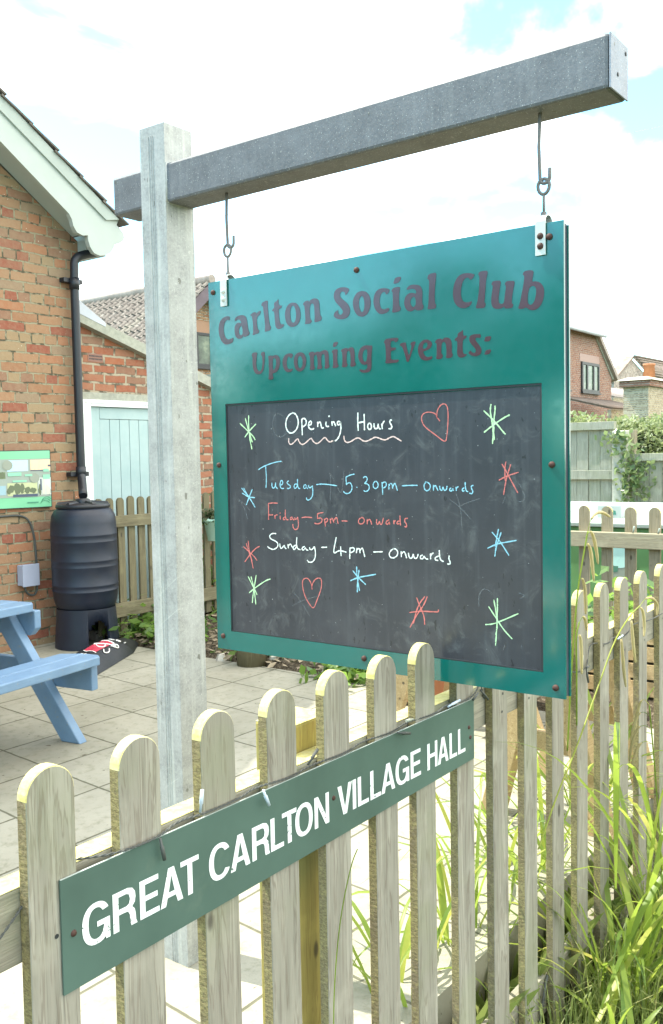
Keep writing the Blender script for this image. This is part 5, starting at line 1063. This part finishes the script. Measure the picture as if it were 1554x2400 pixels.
leaves(b, 120, lambda r: (10.46 + r.uniform(-.05, .03), r.uniform(3.35, 3.66), r.uniform(-.95, -.1)), .02, .05, rr)
o = b.build('ivy', M['ivy']); tag(o, 'trailing variegated ivy climbing the concrete fence post', 'ivy')
# hedge behind the panels
def blob(r, cx, cy, cz, sx, sy, sz):
    while True:
        p = (r.uniform(-1, 1), r.uniform(-1, 1), r.uniform(-1, 1)); d = p[0] ** 2 + p[1] ** 2 + p[2] ** 2
        if .45 < d < 1: break
    return (cx + p[0] * sx, cy + p[1] * sy, cz + p[2] * sz)
hg = thing('hedge', (12.2, 3.6, G), 'bushy pale green flowering hedge rising behind the fence panels', 'hedge')
b = MB(); cl = [(rr.uniform(11.3, 12.6), rr.uniform(2.2, 8.0), rr.choice((rr.uniform(-.5, .2), rr.uniform(.05, .30)))) for _ in range(150)]
for (x, y, z) in cl:
    sx = rr.uniform(.25, .42)
    leaves(b, 330, lambda r: blob(r, x, y, z, sx, sx * 1.15, sx * .8), .018, .042, rr, .6)
b.build('foliage', M['hedge'], hg)
b = MB().box(11.7, 12.6, 2.2, 8.0, G, .22); b.build('inner_twigs', flat('hedge_core', (.03, .04, .015), .9), hg)  # dark box stands in for the shade between the leaves
# ------------------------------------------------------------------ houses beyond
YG = 17.5
gh = thing('gable_house', (17.75, YG, G), 'orange brick gabled house with pantiled roof and dark framed window behind the sign post', 'house')
gx, gz, hs_, es = 17.76, 4.62, 2.32, .845
b = MB(); wz = lambda x: gz - .16 - es * abs(x - gx)
b.prism([(gx - 2.05, G), (gx + 2.05, G), (gx + 2.05, wz(gx + 2.05)), (gx, wz(gx)), (gx - 2.05, wz(gx - 2.05))], YG, YG + .05, XZ)
b.box(gx - 2.05, gx - 2.0, YG + .051, YG + 12, G, wz(gx - 2.05)); b.build('wall', M['brick_far'], gh)
# pantile slope facing the hall, real rolls and course steps
b = MB(); L = hs_ / math.cos(math.atan(es)); course, tw = .30, .24; nr = int(L / course) + 1; y0, y1 = YG - .35, YG + 12.5
ang = math.atan(es); ux, uz = math.cos(ang), math.sin(ang); nx_, nz_ = -uz, ux
prof = [(.0, .0), (.12, .035), (.28, .058), (.44, .035), (.55, .0), (.75, -.014), (1.0, -.004)]
nt = int((y1 - y0) / tw)
for c in range(nr):
    s0, s1 = c * course, min(L, (c + 1) * course + .02); rows = []
    for (s_, l_) in ((s0, .03), (s1, .0)):
        row = []
        for k in range(nt):
            for pu, ph in prof[:-1]:
                y = y0 + (k + pu) * tw; h = ph + l_ + .008 * math.sin(k * 7.3 + c * 3.1); x = gx - hs_ + ux * s_; z = gz - es * hs_ + uz * s_
                row.append((x + nx_ * h, y, z + nz_ * h))
        rows.append(row)
    n = len(rows[0]); low = [(p[0] - nx_ * .035, p[1], p[2] - nz_ * .035) for p in rows[0]]
    b.add(rows[0] + rows[1] + low, [(i, i + 1, n + i + 1, n + i) for i in range(n - 1)] + [(2 * n + i, 2 * n + i + 1, i + 1, i) for i in range(n - 1)], 0, False)
b.hexa([(gx, y0, gz - .02), (gx + hs_, y0, gz - es * hs_), (gx + hs_, y1, gz - es * hs_), (gx, y1, gz - .02), (gx, y0, gz + .05), (gx + hs_, y0, gz - es * hs_ + .06), (gx + hs_, y1, gz - es * hs_ + .06), (gx, y1, gz + .05)])
rf = b.build('roof', M['pantile'], gh)
b = MB(); b.tube([(gx, y0 - .02, gz + .045), (gx, y1, gz + .045)], .125, 12); b.build('ridge_tile', M['tile_far'], rf)
b = MB()
for s_ in (-1, 1):
    P = [(gx + s_ * .0, gz - .02), (gx + s_ * hs_, gz - es * hs_ - .02), (gx + s_ * (hs_ - .16), gz - es * hs_ - .26), (gx, gz - .40)]
    b.prism(P if s_ > 0 else P[::-1], YG - .32 - (.002 if s_ > 0 else 0), YG - .28, XZ)
b.build('bargeboard', M['fascia'], gh)
b = MB()
for s_ in (-1, 1):
    P = [(gx, gz - .06), (gx + s_ * hs_, gz - es * hs_ - .06), (gx + s_ * hs_, gz - es * hs_ - .1), (gx, gz - .12)]
    b.prism(P if s_ > 0 else P[::-1], YG - .279, YG - .002, XZ)
b.build('soffit', M['fascia'], gh)
def window(par, ax, c0, c1, z0, z1, d, mull, depth=.06, fw=.07, fm=None):
    """frame + panes on a wall; ax 'y': wall faces -Y at y=d"""
    fm = fm or M['darkframe']
    fr = MB()
    fr.box(c0, c1, d - depth, d - .002, z0, z0 + fw); fr.box(c0, c1, d - depth, d - .002, z1 - fw, z1)
    fr.box(c0, c0 + fw, d - depth, d - .002, z0 + fw, z1 - fw); fr.box(c1 - fw, c1, d - depth, d - .002, z0 + fw, z1 - fw)
    for m_ in mull: fr.box(m_ - fw * .5, m_ + fw * .5, d - depth, d - .002, z0 + fw, z1 - fw)
    o = fr.build('window', fm, par)
    MB().box(c0 + fw, c1 - fw, d - depth * .5, d - depth * .45, z0 + fw, z1 - fw).build('pane', M['glass'], o)
    MB().box(c0 - .05, c1 + .05, d - depth - .05, d - .002, z0 - .07, z0 - .002).build('sill', fm, o)
window(gh, 'y', 17.43, 18.55, 2.43, 3.31, YG, [18.0])
b = MB().box(17.40, 18.58, YG - .006, YG - .002, 3.315, 3.62); b.build('lintel', flat('soldier_course', (.30, .16, .085)), gh)
b = MB(); b.hexa([(16.9, YG - 1.6, 1.98), (19.5, YG - 1.6, 1.22), (19.5, YG - .01, 1.22), (16.9, YG - .01, 1.98), (16.9, YG - 1.6, 2.12), (19.5, YG - 1.6, 1.36), (19.5, YG - .01, 1.36), (16.9, YG - .01, 2.12)]); b.build('lean_to_roof', M['coping'], gh)
b = MB(); b.prism([(16.95, G), (19.4, G), (19.4, 1.22), (16.95, 1.96)], YG - 1.5, YG - 1.45, XZ); b.build('lean_to_wall', M['brick_shed'], gh)

rh = thing('half_hipped_house', (40.5, 16, G), 'red brick house end with a half hipped roof and three light window', 'house')
b = MB(); poly = [(31.5, G), (43.35, G), (43.35, 3.30), (43.45, 3.45), (41.28, 5.25), (33.6, 5.25), (31.5, 3.4)]
b.prism(poly, 16, 28, XZ); b.build('wall', M['brick_red'], rh)
b = MB(); b.hexa([(41.2, 15.8, 5.3), (43.75, 15.8, 3.32), (43.75, 28.2, 3.32), (41.2, 28.2, 5.3), (41.4, 15.8, 5.42), (43.9, 15.8, 3.44), (43.9, 28.2, 3.44), (41.4, 28.2, 5.42)])
b.hexa([(33.75, 15.8, 5.3), (31.1, 15.8, 3.15), (31.1, 28.2, 3.15), (33.75, 28.2, 5.3), (33.6, 15.8, 5.45), (30.95, 15.8, 3.3), (30.95, 28.2, 3.3), (33.6, 28.2, 5.45)])
b.hexa([(33.3, 15.65, 5.25), (41.5, 15.65, 5.25), (39.0, 20.5, 7.6), (35.8, 20.5, 7.6), (33.3, 15.65, 5.35), (41.5, 15.65, 5.35), (39.0, 20.5, 7.7), (35.8, 20.5, 7.7)])
b.hexa([(41.45, 15.7, 5.27), (41.46, 28.2, 5.27), (39.0, 28.2, 7.55), (39.0, 20.5, 7.55), (41.5, 15.7, 5.37), (41.5, 28.2, 5.37), (39.05, 28.2, 7.69), (39.05, 20.5, 7.69)])
b.hexa([(33.35, 15.7, 5.27), (33.34, 28.2, 5.27), (35.8, 28.2, 7.55), (35.8, 20.5, 7.55), (33.3, 15.7, 5.37), (33.3, 28.2, 5.37), (35.75, 28.2, 7.69), (35.75, 20.5, 7.69)])
b.hexa([(35.8, 20.52, 7.56), (39.0, 20.52, 7.56), (39.0, 28.2, 7.56), (35.8, 28.2, 7.56), (35.8, 20.52, 7.685), (39.0, 20.52, 7.685), (39.0, 28.2, 7.685), (35.8, 28.2, 7.685)])
b.build('roof', M['tile_far'], rh)
b = MB().tube([(33.3, 15.6, 5.22), (41.55, 15.6, 5.22)], .09, 8); b.build('gutter', M['lead'], rh)
b = MB(); b.hexa([(41.3, 15.95, 5.17), (43.45, 15.95, 3.37), (43.45, 15.999, 3.37), (41.3, 15.999, 5.17), (41.45, 15.95, 5.32), (43.62, 15.95, 3.52), (43.62, 15.999, 3.52), (41.45, 15.999, 5.32)]); b.build('verge', M['coping'], rh)
window(rh, 'y', 39.64, 41.68, 2.66, 3.98, 16, [40.25, 41.0], .08, .12)
window(rh, 'y', 36.2, 38.28, 2.66, 3.98, 16, [36.9, 37.6], .08, .12)
b = MB().box(39.5, 41.8, 15.99, 15.998, 4.0, 4.34); b.build('lintel', flat('red_soldier_course', (.24, .12, .085)), rh)

sh = thing('stone_house', (75, 26, G), 'distant rubble stone gable house with tiled roof and satellite dish', 'house')
b = MB(); b.prism([(71.0, G), (79.3, G), (79.3, 6.05), (74.85, 7.42), (71.0, 5.55)], 26, 26.4, XZ); b.hexa([(79.2, 26.0, G), (99, 27.2, G), (99, 28, G), (79.2, 27, G), (79.2, 26.0, 5.95), (99, 27.2, 5.95), (99, 28, 5.95), (79.2, 27, 5.95)]); b.build('wall', M['stone'], sh)
b = MB(); b.hexa([(74.8, 25.8, 7.42), (79.5, 25.8, 6.0), (99.3, 27, 6.0), (110.3, 30, 8.95), (74.8, 25.8, 7.6), (79.5, 25.8, 6.15), (99.3, 27, 6.15), (110.3, 30, 9.1)])
for k in range(8):
    f = k / 8; a0 = Vector((74.9, 25.75, 7.62)).lerp(Vector((79.5, 25.75, 6.17)), f); a1 = Vector((110.3, 29.95, 9.12)).lerp(Vector((99.3, 26.95, 6.17)), f)
    b.tube([a0, a1], .09, 5)
b.hexa([(70.7, 25.8, 5.4), (74.9, 25.8, 7.44), (74.9, 26.6, 7.44), (70.7, 26.6, 5.4), (70.7, 25.8, 5.58), (74.9, 25.8, 7.62), (74.9, 26.6, 7.62), (70.7, 26.6, 5.58)])
b.build('roof', M['tile_brown'], sh)
b = MB().lathe([(0, .1), (.25, .06), (.48, -.06), (.55, -.12)], (75.9, 25.5, 4.98), 20, axis='y'); b.build('satellite_dish', M['white'], sh)
def low_roof(name, label, z0, z1, y, x0, x1, m, yd, n):
    o = thing(name, (x0, y, G), label, 'roof'); b = MB()
    b.hexa([(x0, y, z0), (x1, y, z0 + (x1 - x0) * .01), (x1, y + yd, z1), (x0, y + yd, z1), (x0, y, z0 + .06), (x1, y, z0 + .06 + (x1 - x0) * .01), (x1, y + yd, z1 + .06), (x0, y + yd, z1 + .06)])
    for k in range(n):
        f = k / n
        b.tube([(x0, y + yd * f, z0 + (z1 - z0) * f + .07), (x1, y + yd * f, z0 + (z1 - z0) * f + .07)], .035, 5)
    for k in range(int((x1 - x0) / .33)):
        x = x0 + .33 * k
        b.tube([(x, y, z0 + .07), (x, y + yd, z1 + .08)], .045, 5)
    b.build('roof', m, o)
    MB().box(x0 + .05, x1 - .05, y + .05, y + .2, G, z0).build('wall', M['brick_buff'], o)
low_roof('tiled_outbuilding', 'low outbuilding roof of pale pantiles just above the hedge', 1.62, 2.18, 13.0, 35.3, 41.5, M['tile_brown'], 2.2, 6)
low_roof('long_low_roof', 'long pale banded roof below the stone gable', 3.1, 4.0, 19.4, 53.0, 66, M['tile_far'], 2.5, 5)
ch = thing('chimney_stack', (34.5, 11, G), 'buff brick chimney stack with one orange clay pot at the right edge', 'chimney')
b = MB().box(33.45, 36.4, 11.0, 11.9, G, 2.30); b.build('stack', M['brick_buff'], ch)
b = MB().box(33.30, 36.5, 10.9, 12.0, 2.30, 2.52); b.build('corbel', M['brick_red'], ch); 
b = MB(); b.hexa([(33.2, 10.8, 2.522), (36.6, 10.8, 2.522), (36.6, 12.1, 2.522), (33.2, 12.1, 2.522), (33.6, 11.1, 2.66), (36.2, 11.1, 2.66), (36.2, 11.8, 2.66), (33.6, 11.8, 2.66)]); b.build('flaunching', M['concrete'], ch)
b = MB().lathe([(.0, 0), (.23, 0), (.19, .50), (.22, .51), (.22, .58), (.15, .58), (.15, .2)], (34.75, 11.4, 2.62), 16); b.build('chimney_pot', M['terracotta'], ch)
# roofline glimpsed beyond the ridge of the pantiled roof
b = MB().prism([(22, 1), (34, 1), (31, 6.75), (26, 6.85)], 33, 34, XZ); o = b.build('far_roof', M['tile_dark']); tag(o, 'dark roof tip peeping over the pantiled ridge', 'roof')

# ------------------------------------------------------------------ overhead wires
def wire(name, a, c, sag, r, label):
    A_, B_ = Vector(a), Vector(c)
    b = MB().tube([A_.lerp(B_, k / 24) - Vector((0, 0, sag * 4 * (k / 24) * (1 - k / 24))) for k in range(25)], r, 5); o = b.build(name, M['cable_pale']); tag(o, label, 'wire')
wire('overhead_wire', WIRE[0], WIRE[1], .12, .007, 'thin overhead wire crossing the sky below the sign arm')

# ------------------------------------------------------------------ patio odds and ends
tp = thing('terracotta_planter', (4.5, 2.80, G), 'square orange terracotta planter standing at the edge of the patio', 'planter')
b = MB(); b.hexa([(4.40, 2.70, G + .02), (4.62, 2.70, G + .02), (4.62, 2.92, G + .02), (4.40, 2.92, G + .02), (4.35, 2.66, G + .42), (4.66, 2.66, G + .42), (4.66, 2.96, G + .42), (4.35, 2.96, G + .42)]); b.build('pot', M['terracotta'], tp, .012)
b = MB().box(4.375, 4.635, 2.685, 2.935, G + .4205, G + .43); b.build('compost', M['soil'], tp)
st_ = thing('timber_stump', (4.72, 4.28, G), 'short round brown timber stump on the edge of the soil border', 'stump')
b = MB().lathe([(0, 0), (.105, 0), (.108, .33), (.10, .34), (0, .34)], (4.73, 4.28, G - .01), 18); b.build('log', M['picket_dark'], st_)
b = MB()
rr = random.Random(23)
for k in range(26):
    x, y, s = rr.uniform(4.66, 5.3), rr.uniform(3.2, 4.9), rr.uniform(.02, .06)
    vs = [(x + s * rr.uniform(.7, 1) * math.cos(a), y + s * rr.uniform(.7, 1) * math.sin(a), G) for a in [i * math.pi / 3 for i in range(6)]]
    b.add(vs + [(v[0] * .6 + x * .4, v[1] * .6 + y * .4, G + s * .9) for v in vs], [(i, (i + 1) % 6, (i + 1) % 6 + 6, i + 6) for i in range(6)] + [[6, 7, 8, 9, 10, 11]])
o = b.build('border_stones', M['pebble']); tag(o, 'loose pale stones scattered along the soil border', 'stones', kind='stuff')
def leafy(name, label, c, n, rad_, h, m, cat='plant', s0=.03, s1=.07):
    b = MB(); leaves(b, n, lambda r: (c[0] + r.gauss(0, rad_), c[1] + r.gauss(0, rad_), c[2] + abs(r.gauss(0, h)) + .01), s0, s1, rr, 1.0)
    for k in range(10): b.tube([(c[0], c[1], c[2]), (c[0] + rr.gauss(0, rad_), c[1] + rr.gauss(0, rad_), c[2] + h)], .003, 4)
    o = b.build(name, m); tag(o, label, cat); return o
leafy('border_plant', 'bright yellow green leafy plant catching sun by the planter', (4.78, 3.46, G), 240, .12, .07, M['weed'])
leafy('border_plant', 'green weeds at the foot of the olive fence beside the sign post', (5.02, 5.35, G), 220, .16, .10, M['weed'])
leafy('border_plant', 'low dark green weeds at the foot of the outhouse by the kerb', (5.0, 5.78, G), 160, .14, .12, M['weed'])
leafy('border_plant', 'dark leafy weed spreading behind the timber stump', (5.15, 4.45, G), 240, .2, .07, M['weed'])
leafy('border_plant', 'climbing greenery on the outhouse wall seen beside the sign board', (5.98, 6.0, G), 420, .14, .42, M['weed'])

# natural wooden picnic table behind the right-hand pickets
nt2 = thing('wooden_bench_table', (4.45, 2.33, G), 'unpainted wooden picnic table half hidden behind the hanging sign', 'picnic table', None, 0)
def N_(b, name): return b.build(name, M['sawn'], nt2, .004, True)
for k in range(4): N_(MB().box(-.45, .42, -.26 + k * .135, -.135 + k * .135, .70, .745), 'table_plank')
for y0 in (-.50, .42): N_(MB().box(-.45, .42, y0, y0 + .14, .40, .445), 'bench_plank')
for xo in (-.32, .26):
    for sg in (-1, 1):
        N_(MB().prism([(sg * .48, 0), (sg * .37, 0), (sg * .12, .70), (sg * .23, .70)], xo, xo + .05, YZ), 'leg')
    N_(MB().box(xo + .052, xo + .10, -.50, .56, .295, .398), 'bench_bearer')
    N_(MB().box(xo + .052, xo + .10, -.25, .26, .60, .698), 'table_bearer')
tr = thing('wooden_trestle', (3.5, 1.5, G), 'pale wooden trestle with splayed legs standing behind the fence right of the nameplate', 'trestle')
for xo in (3.25, 3.75):
    for sg in (-1, 1):
        yc = 1.47
        MB().prism([(yc + sg * .27, G), (yc + sg * .18, G), (yc + sg * .02, -.80), (yc + sg * .10, -.80)], xo, xo + .07, YZ).build('leg', M['sawn'], tr, .003)
    MB().box(xo + .072, xo + .10, yc - .16, yc + .16, -1.16, -1.08).build('cross_bar', M['sawn'], tr, .003)
MB().box(3.15, 3.92, 1.40, 1.54, -.798, -.75).build('top_beam', M['sawn'], tr, .003)
pl_ = thing('planter_box', (5.5, 1.9, G), 'slatted wooden planter box in the sunlit yard behind the pickets', 'planter')
for k in range(4):
    b = MB(); z0 = G + .03 + k * .10; b.box(5.2, 5.22, 1.4, 2.4, z0, z0 + .085); b.box(5.22, 6.1, 1.4, 1.42, z0, z0 + .085); b.build('slat', M['sawn'], pl_, .003)
b = MB().box(5.23, 6.1, 1.43, 2.4, G, G + .36); b.build('soil_fill', M['soil'], pl_)
leafy('border_plant', 'yellow green leafy plants filling the slatted planter box', (5.5, 1.9, G + .36), 300, .2, .12, M['weed'])

# ------------------------------------------------------------------ pendulous sedge and grass
def blade(b, p0, az, L, w, lift, droop, r, seg=9):
    d = Vector((math.cos(az), math.sin(az), 0)); side = Vector((-d.y, d.x, 0)); P = []
    e = lift; p = Vector(p0)
    for k in range(seg + 1):
        P.append(p.copy()); e -= droop / seg * (k / seg * 1.8); p = p + (d * math.cos(e) + Vector((0, 0, 1)) * math.sin(e)) * (L / seg)
    vs = []
    tw = r.uniform(-.5, .5)
    for k, q in enumerate(P):
        t_ = k / seg; ww = w * .5 * (min(1, .35 + 2.2 * t_) if t_ < .3 else 1.0) * (1 - max(0, (t_ - .55) / .45) ** 1.5 * .96)
        s_ = side * math.cos(tw * t_) + Vector((0, 0, 1)) * math.sin(tw * t_)
        vs += [q - s_ * ww + Vector((0, 0, .25 * ww)), q, q + s_ * ww + Vector((0, 0, .25 * ww))]
    b.add(vs, [(3 * k + j, 3 * k + j + 1, 3 * k + j + 4, 3 * k + j + 3) for k in range(seg) for j in (0, 1)], 0, True)
def culm(b, sp, pts, spikes, r0=.0022):
    b.tube(smooth(pts, 2), [r0] * len(smooth(pts, 2)), 5)
    for s in spikes:
        q = smooth(s, 2); n = len(q); b.tube(q[:max(2, n // 3 + 1)], .0009, 4)
        seg = q[n // 3:]; m = len(seg)
        rs = [.0044 * (.35 + .65 * math.sin(math.pi * min(1, .12 + .88 * k / (m - 1)))) * (1 + .14 * (k % 2)) for k in range(m)]
        sp.tube(seg, rs, 6)
def drooper(p, az, L, r):
    d = Vector((math.cos(az), math.sin(az), 0)); p = Vector(p)
    return [tuple(p), tuple(p + d * .02 + Vector((0, 0, .014))), tuple(p + d * .042 + Vector((0, 0, .002))), tuple(p + d * .055 + Vector((0, 0, -.04))), tuple(p + d * .062 + Vector((0, 0, -L * .6))), tuple(p + d * .066 + Vector((0, 0, -L)))]
def clump(label, c, n, L0, L1, nc, seed, az0=None, spread=3.14, hero=()):
    r = random.Random(seed); o = thing('sedge_clump', c, label, 'sedge', 'arching sedge clumps along the fence'); b = MB()
    for k in range(n):
        az = r.uniform(0, 6.28) if az0 is None else r.gauss(az0, spread)
        p = (c[0] + r.gauss(0, .05), c[1] + r.gauss(0, .04), c[2]); L = r.uniform(L0, L1)
        blade(b, p, az, L, r.uniform(.009, .019), r.uniform(.95, 1.5), r.uniform(.6, 2.5), r)
    for h in hero: blade(b, *h, r)
    b.build('leaves', M['sedge'], o)
    if nc:
        st, sp = MB(), MB()
        for k in range(nc):
            az = r.uniform(0, 6.28); H = r.uniform(.85, 1.25); lean = r.uniform(.1, .35)
            tip = Vector((c[0] + math.cos(az) * lean, c[1] + math.sin(az) * lean * .5, c[2] + H)); mid = Vector(c) * .45 + tip * .55 + Vector((0, 0, .08))
            pts = [tuple(c), tuple(mid), tuple(tip)]; az2 = r.uniform(0, 6.28)
            culm(st, sp, pts, [drooper(tip.lerp(mid, f), az2 + f * 3, r.uniform(.08, .13), r) for f in (0, .12, .25, .4)])
        st.build('stalks', M['sedge'], o); sp.build('seed_spikes', M['spike'], o)
    return o
hero = [((2.55, .93, -1.25), 3.5, 1.05, .016, 1.25, 1.9), ((2.75, .92, -1.3), 1.1, 1.15, .02, 1.2, .9), ((2.62, .90, -1.2), 2.9, .8, .015, .95, .9), ((2.8, .9, -1.2), 3.3, .75, .014, .9, 1.0), ((2.7, .9, -1.15), 3.05, .6, .013, .75, .8), ((2.35, .9, -1.5), 5.9, .8, .02, 1.0, 1.6), ((2.2, .92, -1.62), 6.1, .7, .018, .7, 1.0)]
clump('big arching sedge clump in front of the pickets at the right', (2.60, .92, GV), 46, .42, .88, 0, 3, hero=hero)
clump('sedge clump at the right edge leaning over the verge', (2.93, .90, GV), 56, .55, 1.1, 1, 5)
clump('small sedge tuft low on the verge nearest the camera', (2.33, .84, GV), 16, .25, .42, 0, 8)
clump('sunlit yellow green sedge behind the pickets under the nameplate end', (2.02, 1.31, GV + .12), 18, .35, .62, 0, 13)
clump('sunlit sedge behind the pickets below the sign board corner', (2.38, 1.32, GV + .12), 26, .40, .72, 0, 21)
clump('sunlit sedge behind the right hand pickets', (2.85, 1.35, GV + .12), 30, .45, .85, 0, 34)
clump('tall sunlit sedge furthest along behind the fence', (3.45, 1.4, GV + .12), 30, .5, .9, 1, 55)
# flowering stems whose drooping spikes hang in front of the far pickets
fs = thing('sedge_flower_stem', (2.62, .93, GV), 'tall sedge stem with drooping seed spikes beside the sign board corner', 'sedge stem', 'flowering sedge stems')
def mkstem(root, paths):
    st, sp = MB(), MB(); main, sps = paths
    culm(st, sp, main, sps); st.build('stalk', M['sedge'], root); sp.build('seed_spikes', M['spike'], root)
mkstem(fs, STEMS[0])
fs2 = thing('sedge_flower_stem', (2.45, .93, GV), 'long slanting sedge stem with hanging spikes crossing the right hand pickets', 'sedge stem', 'flowering sedge stems'); mkstem(fs2, STEMS[1])
fs3 = thing('sedge_flower_stem', (2.62, .95, GV), 'short sedge stem with two spikes just right of the sign board', 'sedge stem', 'flowering sedge stems'); mkstem(fs3, STEMS[2])

rr = random.Random(77); b = MB()
for k in range(6500):
    x = rr.uniform(1.7, 4.6); y = rr.uniform(.05, 1.04); 
    if rr.random() < .35: y = rr.gauss(.95, .05)
    L = rr.uniform(.06, .30); az = rr.uniform(0, 6.28); p = Vector((x, y, GV)); d = Vector((math.cos(az), math.sin(az), 0)) * L * rr.uniform(.1, .8); s_ = Vector((-math.sin(az), math.cos(az), 0)) * rr.uniform(.0012, .003)
    q1 = p + d * .35 + Vector((0, 0, L * .65)); q2 = p + d + Vector((0, 0, L * rr.uniform(.5, .95)))
    b.add([p - s_, p + s_, q1 + s_ * .8, q1 - s_ * .8, q2], [(0, 1, 2, 3), (3, 2, 4)])
for k in range(900):
    x = rr.uniform(1.2, 4.6); y = rr.uniform(1.13, 1.22); L = rr.uniform(.08, .3); az = rr.uniform(0, 6.28); p = Vector((x, y, GV)); d = Vector((math.cos(az), math.sin(az), 0)) * L * .5; s_ = Vector((-math.sin(az), math.cos(az), 0)) * .002
    b.add([p - s_, p + s_, p + d * .4 + Vector((0, 0, L * .6)), p + d + Vector((0, 0, L * .85))], [(0, 1, 2), (2, 1, 3)])
o = b.build('verge_grass', M['grass']); tag(o, 'tangled dark green grass growing on the roadside verge', 'grass', kind='stuff')
b = MB(); b.tube(smooth(STRAY, 3), .0011, 4); o = b.build('grass_stem', M['sedge']); tag(o, 'single thin grass stem standing in front of the pickets', 'grass stem')

# unseen trees added left of the yard to darken the glossy sign reflection
def tree(label, c, h, seed):
    r = random.Random(seed); o = thing('tree', c, label, 'tree'); b = MB().tube([c, (c[0] + .1, c[1], c[2] + h * .5), (c[0], c[1] + .1, c[2] + h * .8)], [.16, .11, .05], 8)
    for k in range(6):
        a = k * 1.1; b.tube([(c[0], c[1], c[2] + h * (.3 + .07 * k)), (c[0] + math.cos(a) * 1.0, c[1] + math.sin(a) * 1.0, c[2] + h * (.5 + .07 * k))], [.05, .015], 6)
    b.build('trunk', M['bark'], o); b = MB()
    for k in range(26):
        q = (c[0] + r.gauss(0, .9), c[1] + r.gauss(0, .9), c[2] + h * r.uniform(.32, .95)); s = r.uniform(.4, .8)
        leaves(b, 130, lambda rr_: blob(rr_, q[0], q[1], q[2], s, s, s * .8), .06, .13, r, .3)
    b.build('crown', M['tree'], o)
MIRROR_TREES = [((-8.6, 5.4, G), 4.2), ((-10.2, 9.2, G), 3.7), ((-9.0, 3.2, G), 5.0), ((-11, 12, G), 3.6), ((-8.8, 7.6, G), 3.0)]
for k, (c, h) in enumerate(MIRROR_TREES):
    tree(['bushy round tree left of the yard', 'taller bushy tree left of the yard', 'low bushy tree nearest the road left of the yard', 'tallest tree furthest back left of the yard', 'smallest bush beside the hall'][k], c, h, 100 + k)
